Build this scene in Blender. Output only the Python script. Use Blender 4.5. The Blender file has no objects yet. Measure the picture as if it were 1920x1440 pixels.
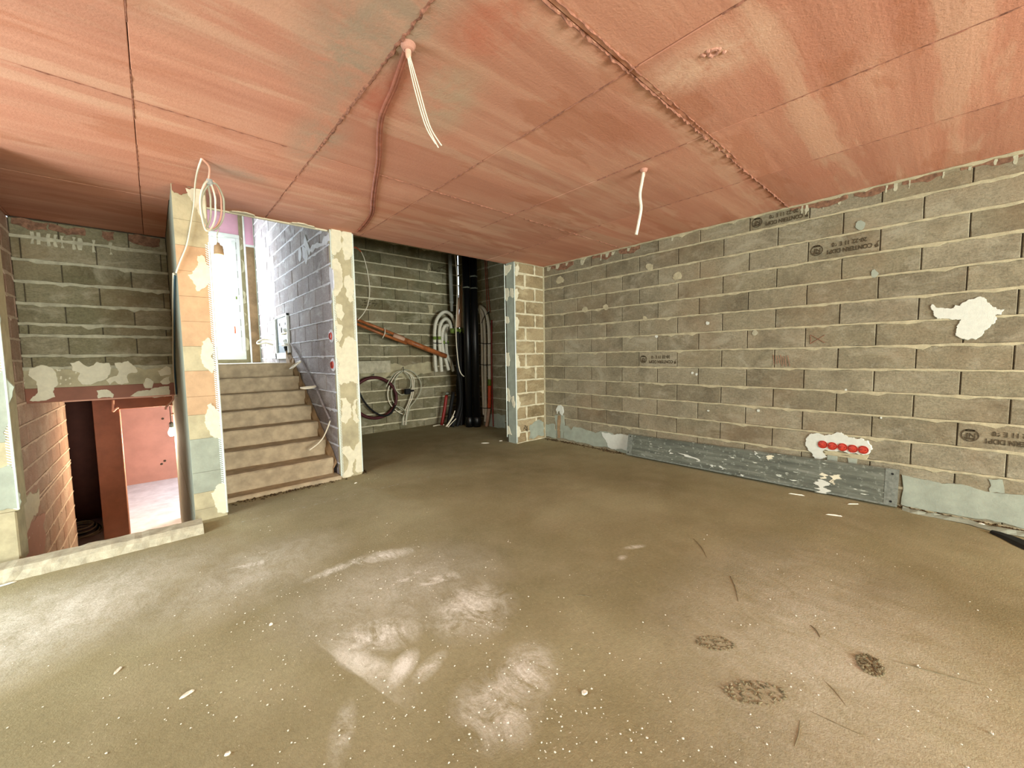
import bpy, bmesh, math, random
from mathutils import Vector, Matrix, noise
from mathutils.geometry import tessellate_polygon
random.seed(7)
S = bpy.context.scene
COL = S.collection

# ------------------------------------------------------------------ camera
FPX, PITCH, ROLL, YAW, EYE = 742.1, 0.0701, -0.01666, 0.73383, 1.327
_f = Vector((math.sin(YAW)*math.cos(PITCH), math.cos(YAW)*math.cos(PITCH), -math.sin(PITCH)))
_r0 = Vector((math.cos(YAW), -math.sin(YAW), 0)); _u0 = _r0.cross(_f)
_r = math.cos(ROLL)*_r0 + math.sin(ROLL)*_u0; _u = -math.sin(ROLL)*_r0 + math.cos(ROLL)*_u0
cam = bpy.data.cameras.new('camera'); cam.sensor_width = 36; cam.lens = FPX/1920*36
cam.clip_start = 0.02
co = bpy.data.objects.new('camera', cam); COL.objects.link(co)
co.matrix_world = Matrix(((_r.x, _u.x, -_f.x, 0), (_r.y, _u.y, -_f.y, 0), (_r.z, _u.z, -_f.z, EYE), (0, 0, 0, 1)))
S.camera = co
def at(px, py, ax, v):
    """point of the place seen at a photo pixel, on the plane axis=v"""
    d = _f + _r*((px-960)/FPX) + _u*((720-py)/FPX); o = Vector((0, 0, EYE)); i = 'xyz'.index(ax)
    return o + d*((v-o[i])/d[i])

# ------------------------------------------------------------------ light
S.view_settings.view_transform = 'Standard'; S.view_settings.look = 'None'
S.view_settings.gamma = 1; S.view_settings.exposure = 0.66; S.view_settings.use_curve_mapping = False
S.cycles.use_denoising = True
S.cycles.max_bounces = 7; S.cycles.diffuse_bounces = 4; S.cycles.glossy_bounces = 2; S.cycles.sample_clamp_indirect = 6
S.cycles.use_adaptive_sampling = True; S.cycles.adaptive_threshold = 0.06
W = bpy.data.worlds.new('sky'); S.world = W; W.use_nodes = True
bg = W.node_tree.nodes['Background']; bg.inputs[0].default_value = (0.80, 0.90, 1.0, 1); bg.inputs[1].default_value = 1.8
def area(name, loc, aim, sx, sy, power, col):
    l = bpy.data.lights.new(name, 'AREA'); l.shape = 'RECTANGLE'; l.size = sx; l.size_y = sy
    l.energy = power; l.color = col
    o = bpy.data.objects.new(name, l); COL.objects.link(o); o.location = loc
    o.rotation_euler = (Vector(aim)-Vector(loc)).to_track_quat('-Z', 'Y').to_euler()
    o['kind'] = 'helper'
    return o
# daylight in the openings of the shell: garden doors behind the photographer, window on the left,
# the hall window over the stairs and the window of the lower room
area('daylight_garden_door', (1.6, -5.46, 1.15), (1.6, 0, 1.15), 3.6, 2.2, 520, (0.94, 1.0, 0.93))
area('daylight_left_window', (-2.66, 2.75, 1.35), (0, 2.75, 1.2), 1.7, 1.6, 95, (0.86, 0.98, 1.0))
area('daylight_hall_window', (0.66, 8.72, 2.62), (0.7, 6, 2.2), 0.7, 1.9, 135, (0.86, 0.92, 1.0))
area('daylight_lower_window', (2.45, 9.9, 0.0), (0, 9.9, -1.0), 1.2, 1.0, 95, (0.88, 0.94, 1.0))

# ------------------------------------------------------------------ materials
def lin(h):
    h = h.lstrip('#'); c = [int(h[i:i+2], 16)/255 for i in (0, 2, 4)]
    return tuple(x/12.92 if x <= .04045 else ((x+.055)/1.055)**2.4 for x in c) + (1,)
class NT:
    def __init__(s, name):
        s.m = bpy.data.materials.new(name); s.m.use_nodes = True; s.t = s.m.node_tree; s.n = s.t.nodes
        s.b = s.n['Principled BSDF']; s.b.inputs['Roughness'].default_value = .9
        s.b.inputs['Specular IOR Level'].default_value = .25
        s.pos = s.n.new('ShaderNodeNewGeometry').outputs['Position']
        s.rnd = s.n.new('ShaderNodeObjectInfo').outputs['Random']
    def L(s, a, b): s.t.links.new(a, b)
    def val(s, inp, v):
        if isinstance(v, (int, float, tuple, list)): inp.default_value = v
        else: s.L(v, inp)
    def math(s, op, a, b=0., c=0., clamp=False):
        n = s.n.new('ShaderNodeMath'); n.operation = op; n.use_clamp = clamp
        for i, v in enumerate((a, b, c)): s.val(n.inputs[i], v)
        return n.outputs[0]
    def noise(s, scale, detail=4, rough=.6, vec=None, w=None, dist=0.):
        n = s.n.new('ShaderNodeTexNoise')
        if w is not None: n.noise_dimensions = '4D'; s.val(n.inputs['W'], w)
        n.inputs['Scale'].default_value = scale; n.inputs['Detail'].default_value = detail
        n.inputs['Roughness'].default_value = rough; n.inputs['Distortion'].default_value = dist
        s.L(vec if vec is not None else s.pos, n.inputs['Vector']); return n.outputs['Fac']
    def ramp(s, fac, *stops):
        n = s.n.new('ShaderNodeValToRGB'); e = n.color_ramp.elements
        while len(e) < len(stops): e.new(.5)
        for k, (p, c) in enumerate(stops):
            e[k].position = p; e[k].color = lin(c) if isinstance(c, str) else (c, c, c, 1)
        s.L(fac, n.inputs[0]); return n.outputs[0]
    def mix(s, fac, a, b, mode='MIX'):
        n = s.n.new('ShaderNodeMixRGB'); n.blend_type = mode; s.val(n.inputs[0], fac)
        for i, v in ((1, a), (2, b)): s.val(n.inputs[i], lin(v) if isinstance(v, str) else v)
        return n.outputs[0]
    def scaled(s, vec, sc, rot=(0, 0, 0), loc=(0, 0, 0)):
        n = s.n.new('ShaderNodeMapping'); n.vector_type = 'TEXTURE' if False else 'POINT'
        n.inputs['Scale'].default_value = sc; n.inputs['Rotation'].default_value = rot; n.inputs['Location'].default_value = loc
        s.L(vec, n.inputs['Vector']); return n.outputs[0]
    def bump(s, h, strength=.4, dist=.01):
        n = s.n.new('ShaderNodeBump'); n.inputs['Strength'].default_value = strength; n.inputs['Distance'].default_value = dist
        s.L(h, n.inputs['Height']); s.L(n.outputs[0], s.b.inputs['Normal'])
    def color(s, c): s.val(s.b.inputs['Base Color'], lin(c) if isinstance(c, str) else c)
    def blob(s, cx, cy, rx, ry, rot, soft=.6, plane='xy'):
        """noise-edged elliptical mask round a place of the floor or ceiling"""
        v = s.n.new('ShaderNodeVectorMath'); v.operation = 'SUBTRACT'; s.L(s.pos, v.inputs[0]); v.inputs[1].default_value = (cx, cy, 0)
        m = s.n.new('ShaderNodeMapping'); m.vector_type = 'POINT'
        r = s.n.new('ShaderNodeVectorRotate'); r.rotation_type = 'Z_AXIS'; r.inputs['Angle'].default_value = -rot
        s.L(v.outputs[0], r.inputs['Vector']); m.inputs['Scale'].default_value = (1/rx, 1/ry, 0); s.L(r.outputs[0], m.inputs['Vector'])
        l = s.n.new('ShaderNodeVectorMath'); l.operation = 'LENGTH'; s.L(m.outputs[0], l.inputs[0])
        mr = s.n.new('ShaderNodeMapRange'); mr.inputs['From Min'].default_value = 1.0; mr.inputs['From Max'].default_value = 1-soft
        s.L(l.outputs['Value'], mr.inputs['Value']); return mr.outputs[0]
M = {}
def simple(key, col, rough=.6, metal=0., var=.15, scale=14, bump=.15, spec=.3):
    a = NT(key); n = a.noise(scale, 5)
    dark = a.mix(1., col, (1-var*1.6,)*3+(1,), 'MULTIPLY')
    a.color(a.mix(a.ramp(n, (.35, 0.), (.65, 1.)), dark, col))
    a.b.inputs['Roughness'].default_value = rough; a.b.inputs['Metallic'].default_value = metal
    a.b.inputs['Specular IOR Level'].default_value = spec
    if bump: a.bump(a.noise(scale*7, 3), bump, .004)
    M[key] = a.m; return a
def block_mat(key, c1, c2, c3, stain='#4a3f2c', pale='#b9b39a', red=.0):
    a = NT(key); w = a.math('MULTIPLY', a.rnd, 53.)
    big = a.noise(2.6, 5, .65, w=w); fine = a.noise(70, 4, .7); mid = a.noise(9, 5, .6, w=w)
    base = a.ramp(a.rnd, (0., c1), (.45, c2), (1., c3))
    base = a.mix(a.math('MULTIPLY', a.ramp(big, (.47, 0.), (.70, 1.)), .55), base, stain)
    base = a.mix(a.math('MULTIPLY', a.ramp(mid, (.55, 0.), (.72, 1.)), .5), base, pale)
    st = a.noise(1, 5, .6, vec=a.scaled(a.pos, (26, 26, 150)))
    base = a.mix(.35, base, a.ramp(st, (.3, .35), (.7, 1.0)), 'MULTIPLY')
    base = a.mix(.6, base, a.ramp(fine, (.3, .5), (.6, 1.08)), 'MULTIPLY')
    wash = a.noise(1, 6, .7, vec=a.scaled(a.pos, (2.2, 2.2, 4.5)), dist=.6); warm = a.noise(1.3, 4, .6)
    base = a.mix(a.math('MULTIPLY', a.ramp(wash, (.52, 0.), (.66, 1.)), .42), base, pale)
    base = a.mix(a.math('MULTIPLY', a.ramp(warm, (.48, 0.), (.68, 1.)), .3), base, '#86694a')
    if red: base = a.mix(a.math('MULTIPLY', a.ramp(a.noise(1.7, 4), (.42, 0.), (.62, 1.)), red), base, '#a2604c')
    a.color(base); a.bump(a.math('ADD', fine, a.math('MULTIPLY', st, 1.2)), .55, .006); M[key] = a.m
block_mat('block', '#827963', '#8f866d', '#9a9179', stain='#4a4030', pale='#aaa48e')
block_mat('block_tan', '#a08d68', '#ab9874', '#b5a37f', stain='#5f4f33', pale='#cdbf9a')
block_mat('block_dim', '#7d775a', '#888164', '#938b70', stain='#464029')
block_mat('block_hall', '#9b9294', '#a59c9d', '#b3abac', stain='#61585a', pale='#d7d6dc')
block_mat('block_red', '#bfa38d', '#c8ab95', '#cfb59f', stain='#96705c', pale='#d6c0ac', red=.3)
simple('mortar', '#b5ab8c', .95, var=.16, scale=20, bump=.5)
simple('mortar_pink', '#dcc3ac', .95, var=.12, scale=18, bump=.5)
simple('mortar_pale', '#d8cfb0', .95, var=.14, scale=18, bump=.5)
simple('mortar_grey', '#b9b49a', .95, var=.2, scale=16, bump=.5)
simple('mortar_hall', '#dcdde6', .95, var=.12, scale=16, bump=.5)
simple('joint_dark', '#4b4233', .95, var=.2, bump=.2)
simple('plaster_white', '#cdcfc3', .85, var=.05, scale=30, bump=.4)
simple('plaster_cream', '#dcd5ba', .9, var=.07, scale=25, bump=.5)
simple('plaster_grey', '#9ca292', .92, var=.12, scale=9, bump=.4)
simple('plaster_base', '#b7ad8c', .95, var=.18, scale=7, bump=.5)
simple('plaster_lamplit', '#bf9f7c', .95, var=.12, scale=8, bump=.5)  # warm lamp glow on the left pillar put into the plaster colour
simple('red_paint', '#8e5a44', .6, var=.12, scale=6, bump=.1)
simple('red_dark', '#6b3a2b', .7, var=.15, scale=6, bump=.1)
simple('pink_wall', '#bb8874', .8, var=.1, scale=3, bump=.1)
simple('pink_foam', '#f2b9d4', .7, var=.06, scale=5, bump=.1)
simple('concrete', '#b5a386', .95, var=.2, scale=10, bump=.6)
simple('concrete_pale', '#bdb69d', .95, var=.2, scale=14, bump=.6)
simple('floor_low', '#d6d8dc', .9, var=.14, scale=5, bump=.3)
simple('white_trim', '#eef2f2', .45, var=.03, bump=0)
simple('metal_bead', '#dfe9df', .4, var=.08, scale=60, bump=0, metal=.3)
simple('galv', '#7f8378', .55, var=.25, scale=40, bump=.1, metal=.15)
simple('black_plastic', '#0d0e10', .35, var=.1, bump=0, spec=.5)
simple('black_rubber', '#141312', .7, var=.2, bump=.1)
simple('white_duct', '#d6d2c0', .55, var=.1, scale=40, bump=.2)
simple('grey_pipe', '#a3a6a0', .45, var=.08, bump=0)
simple('copper', '#b0683a', .4, var=.3, scale=12, bump=.1)
simple('hose_red', '#4e1f22', .5, var=.2, bump=0)
simple('pipe_red', '#8f2620', .45, var=.2, bump=0)
simple('orange', '#d8552c', .5, var=.2, bump=0)
simple('pipe_beige', '#c7a389', .6, var=.12, bump=0)
simple('green_tape', '#7e9440', .5, var=.35, scale=60, bump=0)
simple('cable_white', '#e8dfc8', .5, var=.06, bump=0)
simple('cable_grey', '#b4b39c', .5, var=.1, bump=0)
simple('cable_pink', '#e0a890', .5, var=.06, bump=0)
simple('cable_brown', '#a5634c', .7, var=.25, bump=.2)
simple('cable_orange', '#d2643a', .5, var=.1, bump=0)
simple('cable_blue', '#35505c', .5, var=.1, bump=0)
simple('brass', '#c9b27a', .35, var=.1, metal=.7, bump=0)
simple('wood_brown', '#a68a68', .85, var=.25, scale=8, bump=.3)
simple('smear', '#8c6750', .9, var=.35, scale=30, bump=.2)
simple('ceiling_ridge', '#ab745e', .95, var=.35, scale=40, bump=.6)
simple('ink', '#564a36', .95, var=.4, scale=60, bump=0)
simple('crayon', '#a5745c', .9, var=.3, scale=60, bump=0)
simple('chip', '#e6e1cf', .9, var=.1, scale=60, bump=.2)
simple('dirt', '#5b4a31', 1, var=.4, scale=30, bump=.7)
simple('zinc_box', '#a7b4b0', .35, var=.12, scale=10, bump=0, metal=.4)
a = simple('socket_red', '#c8402c', .45, var=.3, scale=50, bump=.1)
# steel-clad plank: dark grey, scuffed, splashed with mortar
a = NT('plank'); n1 = a.noise(1, 5, .65, vec=a.scaled(a.pos, (6, 3, 30))); n2 = a.noise(26, 4, .6); n3 = a.noise(1, 3, .5, vec=a.scaled(a.pos, (40, 14, 70)))
c = a.ramp(n1, (.3, '#484b42'), (.55, '#626559'), (.75, '#7f8276'))
c = a.mix(a.ramp(n3, (.66, 0.), (.72, 1.)), c, '#cfd3c4'); c = a.mix(a.math('MULTIPLY', a.ramp(n2, (.58, 0.), (.7, 1.)), .45), c, '#aab0a2')
a.color(c); a.b.inputs['Roughness'].default_value = .6; a.bump(n2, .2, .003); M['plank'] = a.m
simple('screed_shade', '#8a8063', 1, var=.3, scale=40, bump=.5)  # shade in the boot prints and scratches painted into the screed colour
# ceiling: coral red paint over shuttered concrete, brushed along x, worn grey along one joint
a = NT('ceiling_red')
st = a.noise(1, 6, .62, vec=a.scaled(a.pos, (.5, 7, 1))); st2 = a.noise(1, 5, .6, vec=a.scaled(a.pos, (.45, 3.6, 1)), dist=.25); big = a.noise(.9, 4, .55); fine = a.noise(60, 4, .7)
c = a.ramp(st, (.28, '#be8269'), (.5, '#cc9177'), (.72, '#d8a287'))
c = a.mix(a.math('MULTIPLY', a.ramp(big, (.42, 0.), (.7, 1.)), .45), c, '#c27a62')
c = a.mix(a.math('MULTIPLY', a.ramp(st2, (.54, 0.), (.60, 1.)), .45), c, '#dbb094')
c = a.mix(a.math('MULTIPLY', a.ramp(a.noise(1, 5, .6, vec=a.scaled(a.pos, (.8, 2.6, 1), loc=(3, 7, 0)), dist=.3), (.57, 0.), (.61, 1.)), .45), c, '#b67355')
sx = a.n.new('ShaderNodeSeparateXYZ'); a.L(a.pos, sx.inputs[0])
wn = a.n.new('ShaderNodeTexWhiteNoise'); wn.noise_dimensions = '2D'; cb = a.n.new('ShaderNodeCombineXYZ')
a.L(a.math('FLOOR', a.math('MULTIPLY', sx.outputs[1], 4.35)), cb.inputs[0]); a.L(a.math('FLOOR', a.math('MULTIPLY', sx.outputs[0], 1.09)), cb.inputs[1]); a.L(cb.outputs[0], wn.inputs['Vector'])
c = a.mix(.8, c, a.ramp(wn.outputs['Value'], (0., .86), (1., 1.0)), 'MULTIPLY')
c = a.mix(.3, c, a.ramp(a.rnd, (0., .72), (1., 1.0)), 'MULTIPLY')
rag = a.noise(5, 5, .7, dist=.6)
def worn(cx, cy, rx, ry, rot, col, amt, c):
    m = a.blob(cx, cy, rx, ry, rot, .7); m = a.math('MULTIPLY', m, a.ramp(rag, (.32, 0.), (.58, 1.)))
    return a.mix(a.math('MULTIPLY', m, amt), c, col)
c = worn(.80, 1.75, .34, .75, .1, '#a08b76', .9, c); c = worn(.86, 2.75, .2, .6, 0, '#a88e78', .8, c)
c = worn(1.25, 1.9, .25, .45, -.3, '#b39a80', .8, c); c = worn(2.05, .85, .22, .42, .1, '#dcb49a', .75, c)
c = worn(.55, 3.6, .3, .14, .1, '#b0917c', .8, c); c = worn(-.2, 2.1, .45, .3, .3, '#b59a84', .45, c)
c = worn(1.15, 1.35, .2, .35, .2, '#b8644a', .6, c); c = worn(.98, 2.05, .14, .5, .1, '#b4624a', .7, c)
a.color(c); a.bump(a.math('ADD', fine, a.math('MULTIPLY', st, 1.5)), .45, .006); a.b.inputs['Roughness'].default_value = .85; M['ceiling_red'] = a.m
# floor: trodden screed, brown, with plaster dust lying in places and a painted window sheen at far left
a = NT('screed')
big = a.noise(.75, 4, .55); mid = a.noise(3.2, 6, .62, dist=.3); fine = a.noise(45, 5, .7); sp = a.noise(95, 2, .5)
c = a.ramp(big, (.34, '#857d5c'), (.5, '#938b69'), (.66, '#a39d7b'))
c = a.mix(a.math('MULTIPLY', a.ramp(mid, (.45, 0.), (.72, 1.)), .4), c, '#aba182')
c = a.mix(.5, c, a.ramp(fine, (.28, .6), (.62, 1.0)), 'MULTIPLY')
c = a.mix(a.math('MULTIPLY', a.ramp(sp, (.70, 0.), (.76, 1.)), .7), c, '#d8d0b8')
warp = a.noise(1, 8, .78, vec=a.scaled(a.pos, (8, 5, 1), rot=(0, 0, .6)), dist=.8); grain = a.noise(60, 5, .8)
def dust(cx, cy, rx, ry, rot, amt, lo=.38, hi=.62):
    m = a.blob(cx, cy, rx, ry, rot, .85)
    k = a.math('MULTIPLY', m, a.ramp(warp, (lo, 0.), (hi, 1.)))
    k = a.math('MULTIPLY', k, a.ramp(grain, (.3, .35), (.62, 1.)))
    return a.math('MULTIPLY', k, amt)
masks = [dust(-.55, 3.1, 1.1, .62, .4, .6, .2, .6), dust(.35, 2.9, .75, .5, .3, .35, .25, .6), dust(1.0, 2.1, .75, .55, -.2, .35, .2, .6),  # first mask: pale sheen of the left window painted in
         dust(1.08, 2.5, .3, .10, -.3, .85), dust(.78, 2.56, .24, .06, .1, .9), dust(.39, 3.0, .26, .07, -.2, .9), dust(1.2, 2.0, .24, .08, -.3, 1.), dust(1.06, 2.15, .2, .05, .2, .9),
         dust(1.16, 1.66, .30, .28, .3, .8), dust(.72, 1.8, .26, .17, -.5, .95), dust(.60, 1.68, .2, .07, -1.2, 1.), dust(.72, 1.53, .12, .06, .6, 1., .25, .5), dust(.8, 1.45, .12, .05, .3, .9),
         dust(1.06, 1.15, .24, .16, .2, .9), dust(.88, 1.1, .2, .2, 0, .7), dust(2.39, 1.41, .10, .03, -.5, .8), dust(2.2, 1.39, .05, .03, 0, .8), dust(.42, 1.4, .05, .16, -.5, .6), dust(2.2, .35, 1.3, .8, .2, .28, .25, .6)]
t = masks[0]
for m in masks[1:]: t = a.math('MAXIMUM', t, m)
t = a.math('MULTIPLY', t, 1.55, clamp=True); c = a.mix(t, c, '#e4e2d6')
# trowelled edge: straight line where swept dust stops
v = a.n.new('ShaderNodeVectorMath'); v.operation = 'DOT_PRODUCT'; a.L(a.pos, v.inputs[0]); v.inputs[1].default_value = (.974, .226, 0)
d = a.math('SUBTRACT', v.outputs['Value'], .906)
tri = a.math('MULTIPLY', a.math('MULTIPLY', a.blob(.64, 1.68, .34, .38, .2, .8), a.ramp(d, (0., 0.), (.010, 1.), (.16, .0))), .9)
c = a.mix(a.math('MULTIPLY', tri, a.math('MULTIPLY', a.ramp(grain, (.3, .5), (.6, 1.)), a.ramp(warp, (.3, .2), (.6, 1.)))), c, '#d8d5c4')
a.color(c); a.bump(a.math('ADD', a.math('MULTIPLY', mid, 1.0), a.noise(110, 3, .7)), .35, .008); a.b.inputs['Roughness'].default_value = .88; M['screed'] = a.m
def emis(key, col, strength):
    m = bpy.data.materials.new(key); m.use_nodes = True; n = m.node_tree.nodes; n.clear()
    e = n.new('ShaderNodeEmission'); e.inputs[0].default_value = col; e.inputs[1].default_value = strength
    o = n.new('ShaderNodeOutputMaterial'); m.node_tree.links.new(e.outputs[0], o.inputs[0]); M[key] = m
emis('bulb_hot', (1, .82, .52, 1), 60); emis('bulb_dim', (1, .74, .30, 1), 2.2)
m = bpy.data.materials.new('glass'); m.use_nodes = True; n = m.node_tree.nodes; n.clear()
tr = n.new('ShaderNodeBsdfTransparent'); gl = n.new('ShaderNodeBsdfGlossy'); gl.inputs['Roughness'].default_value = .02
mx = n.new('ShaderNodeMixShader'); mx.inputs[0].default_value = .06; o = n.new('ShaderNodeOutputMaterial')
m.node_tree.links.new(tr.outputs[0], mx.inputs[1]); m.node_tree.links.new(gl.outputs[0], mx.inputs[2]); m.node_tree.links.new(mx.outputs[0], o.inputs[0]); M['glass'] = m

# ------------------------------------------------------------------ builders
class MB:
    def __init__(s): s.v = []; s.f = []
    def add(s, vs, fs):
        o = len(s.v); s.v += [tuple(p) for p in vs]; s.f += [tuple(i+o for i in f) for f in fs]; return s
    def box(s, a, b):
        x0, y0, z0 = (min(a[i], b[i]) for i in range(3)); x1, y1, z1 = (max(a[i], b[i]) for i in range(3))
        return s.add([(x0, y0, z0), (x1, y0, z0), (x1, y1, z0), (x0, y1, z0), (x0, y0, z1), (x1, y0, z1), (x1, y1, z1), (x0, y1, z1)],
                     [(3, 2, 1, 0), (4, 5, 6, 7), (0, 1, 5, 4), (1, 2, 6, 5), (2, 3, 7, 6), (3, 0, 4, 7)])
    def bbox(s, a, b, c=.004):
        """box with chamfered edges along its faces"""
        x0, y0, z0 = (min(a[i], b[i]) for i in range(3)); x1, y1, z1 = (max(a[i], b[i]) for i in range(3))
        bm = bmesh.new(); bmesh.ops.create_cube(bm, size=1)
        for v in bm.verts: v.co = Vector(((x0+x1)/2+v.co.x*(x1-x0), (y0+y1)/2+v.co.y*(y1-y0), (z0+z1)/2+v.co.z*(z1-z0)))
        bmesh.ops.bevel(bm, geom=bm.edges[:], offset=c, segments=1, affect='EDGES')
        bm.verts.index_update(); s.add([v.co[:] for v in bm.verts], [[v.index for v in f.verts] for f in bm.faces]); bm.free(); return s
    def tube(s, pts, r, n=10, smooth=6, closed=False):
        P = [Vector(p) for p in pts]
        if smooth and len(P) > 2:
            Q = []; N = len(P)
            rng = range(N if closed else N-1)
            for i in rng:
                p0 = P[(i-1) % N] if (closed or i > 0) else P[0]; p1 = P[i]; p2 = P[(i+1) % N]; p3 = P[(i+2) % N] if (closed or i+2 < N) else P[-1]
                for k in range(smooth):
                    t = k/smooth
                    Q.append(.5*((2*p1)+(-p0+p2)*t+(2*p0-5*p1+4*p2-p3)*t*t+(-p0+3*p1-3*p2+p3)*t**3))
            if not closed: Q.append(P[-1])
            P = Q
        N = len(P); rr = r if callable(r) else (lambda t: r)
        vs = []; up = None
        for i in range(N):
            d = (P[(i+1) % N]-P[i-1]) if closed else (P[min(i+1, N-1)]-P[max(i-1, 0)])
            d.normalize()
            if up is None: up = d.orthogonal().normalized()
            up = (up-d*up.dot(d)).normalized(); w = d.cross(up); q = rr(i/(N-1))
            for k in range(n):
                an = 2*math.pi*k/n; vs.append(P[i]+(up*math.cos(an)+w*math.sin(an))*q)
        fs = []
        for i in range(N if closed else N-1):
            j = (i+1) % N
            for k in range(n): fs.append((i*n+k, i*n+(k+1) % n, j*n+(k+1) % n, j*n+k))
        if not closed: fs += [tuple(range(n))[::-1], tuple((N-1)*n+k for k in range(n))]
        return s.add(vs, fs)
    def lathe(s, base, axis, prof, n=16):
        """profile of (height, radius) turned about an axis from base"""
        ax = Vector(axis).normalized(); u = ax.orthogonal().normalized(); w = ax.cross(u); B = Vector(base); vs = []
        for h, r in prof:
            for k in range(n):
                an = 2*math.pi*k/n; vs.append(B+ax*h+(u*math.cos(an)+w*math.sin(an))*r)
        fs = [(i*n+k, i*n+(k+1) % n, (i+1)*n+(k+1) % n, (i+1)*n+k) for i in range(len(prof)-1) for k in range(n)]
        fs += [tuple(range(n))[::-1], tuple((len(prof)-1)*n+k for k in range(n))]
        return s.add(vs, fs)
    def mesh(s, name, mat, smooth=False):
        me = bpy.data.meshes.new(name); me.from_pydata(s.v, [], s.f); me.materials.append(M[mat]); me.update()
        bm = bmesh.new(); bm.from_mesh(me); bmesh.ops.recalc_face_normals(bm, faces=bm.faces[:]); bm.to_mesh(me); bm.free()
        if smooth:
            for p in me.polygons: p.use_smooth = True
        return me
    def obj(s, name, mat, parent=None, smooth=False): return link(name, s.mesh(name, mat, smooth), parent)
def link(name, data, parent=None):
    o = bpy.data.objects.new(name, data); COL.objects.link(o)
    if parent is not None: o.parent = parent
    return o
def tag(o, label, cat, group=None, kind=None):
    o['label'] = label; o['category'] = cat
    if group: o['group'] = group
    if kind: o['kind'] = kind
    return o
def empty(name, label, cat, group=None, kind=None, loc=(0, 0, 0)):
    o = link(name, None); o.empty_display_size = .1; return tag(o, label, cat, group, kind)
def struct(name, label, cat, mb, mat): return tag(mb.obj(name, mat), label, cat, kind='structure')

def ragged(pts, depth=3, amp=.12):
    P = [Vector(p) for p in pts]
    for d in range(depth):
        Q = []
        for i, p in enumerate(P):
            q = P[(i+1) % len(P)]; e = q-p; nn = Vector((-e.y, e.x))
            Q += [p, (p+q)/2+nn*random.uniform(-amp, amp)]
        P = Q
    return P
class Face:
    """a wall face: u along the wall, z up, d out of the wall"""
    def __init__(s, ax, val, sign): s.ax = ax; s.val = val; s.sign = sign
    def p(s, u, z, d=0.):
        return Vector((s.val+s.sign*d, u, z)) if s.ax == 'x' else Vector((u, s.val+s.sign*d, z))
    def px(s, x, y):
        q = at(x, y, s.ax, s.val); return ((q.y if s.ax == 'x' else q.x), q.z)
def patch(face, pts, mat, parent, name='plaster_patch', t=.004, depth=3, amp=.13, px=True, d0=0., ulim=None):
    uv = [face.px(*p) for p in pts] if px else pts
    P = ragged([Vector(p) for p in uv], depth, amp)
    if ulim: P = [Vector((min(max(p.x, ulim[0]), ulim[1]), p.y)) for p in P]
    tri = tessellate_polygon([[Vector((p.x, p.y, 0)) for p in P]]); n = len(P)
    cx = sum((p.x for p in P))/n; cy = sum((p.y for p in P))/n
    t = t*random.uniform(.75, 1.25); mb = MB()
    back = [face.p(p.x, p.y, d0-.004) for p in P]
    front = [face.p(p.x+(cx-p.x)*.03, p.y+(cy-p.y)*.03, d0+t) for p in P]
    mb.add(back+front, [(a+n, b+n, c+n) for a, b, c in tri]+[(i, (i+1) % n, (i+1) % n+n, i+n) for i in range(n)])
    return mb.obj(name, mat, parent)
_bm = {}
def block_mesh(L, H, ax, sign, mat, var, D=.05, ch=.006):
    key = (round(L, 3), round(H, 3), ax, sign, mat, var)
    if key in _bm: return _bm[key]
    R = random.Random(var*31+int(L*1000)); f = Face(ax, 0, sign)
    j = lambda: R.uniform(-.0025, .0025)
    a = L/2; b = H/2
    back = [f.p(-a, -b, -D), f.p(a, -b, -D), f.p(a, b, -D), f.p(-a, b, -D)]
    mid = [f.p(-a, -b, -ch), f.p(a, -b, -ch), f.p(a, b, -ch), f.p(-a, b, -ch)]
    k = 5; rim = []
    c = ch*.8
    for i in range(k): rim.append(f.p(-a+c+(2*a-2*c)*i/k, -b+c+j(), j()*.4))
    for i in range(2): rim.append(f.p(a-c+j(), -b+c+(2*b-2*c)*i/2, j()*.4))
    for i in range(k): rim.append(f.p(a-c-(2*a-2*c)*i/k, b-c+j(), j()*.4))
    for i in range(2): rim.append(f.p(-a+c+j(), b-c-(2*b-2*c)*i/2, j()*.4))
    mb = MB(); n = len(rim)
    fs = [(0, 1, 5, 4), (1, 2, 6, 5), (2, 3, 7, 6), (3, 0, 4, 7), tuple(range(8, 8+n))]
    cor = [4, 5, 6, 7]; seg = [k, 2, k, 2]; o = 8
    for s_ in range(4):
        ids = [8+(o-8+i) % n for i in range(seg[s_]+1)]
        fs.append((cor[s_], cor[(s_+1) % 4])+tuple(reversed(ids))); o += seg[s_]
    mb.add(back+mid+rim, fs); me = mb.mesh('concrete_block', mat); _bm[key] = me; return me
def bed(face, u0, u1, z, h, mat, parent, rough=1., proud=.003, name='mortar_joint', skip=()):
    """one bed joint: a ragged strip of mortar between two courses"""
    n = max(2, int((u1-u0)/.05)); mb = MB(); rows = []
    smear = 0
    for i in range(n+1):
        u = u0+(u1-u0)*i/n
        if random.random() < .05*rough: smear = random.uniform(.008, .034)
        up = h/2+random.uniform(-.001, .003)*rough; dn = h/2+random.uniform(-.001, .004)*rough+smear*random.uniform(.3, 1)
        smear *= .5
        d = proud+random.uniform(-.0015, .002)
        rows.append([face.p(u, z+up, -.02), face.p(u, z+up, d*.6), face.p(u, z+up-.004, d), face.p(u, z-dn+.004, d), face.p(u, z-dn, d*.3-.001), face.p(u, z-dn, -.02)])
    vs = [p for r in rows for p in r]; m = 6
    mb.add(vs, [(i*m+k, i*m+k+1, (i+1)*m+k+1, (i+1)*m+k) for i in range(n) for k in range(m-1)])
    return mb.obj(name, mat, parent)
ZREF = 2.56
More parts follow.
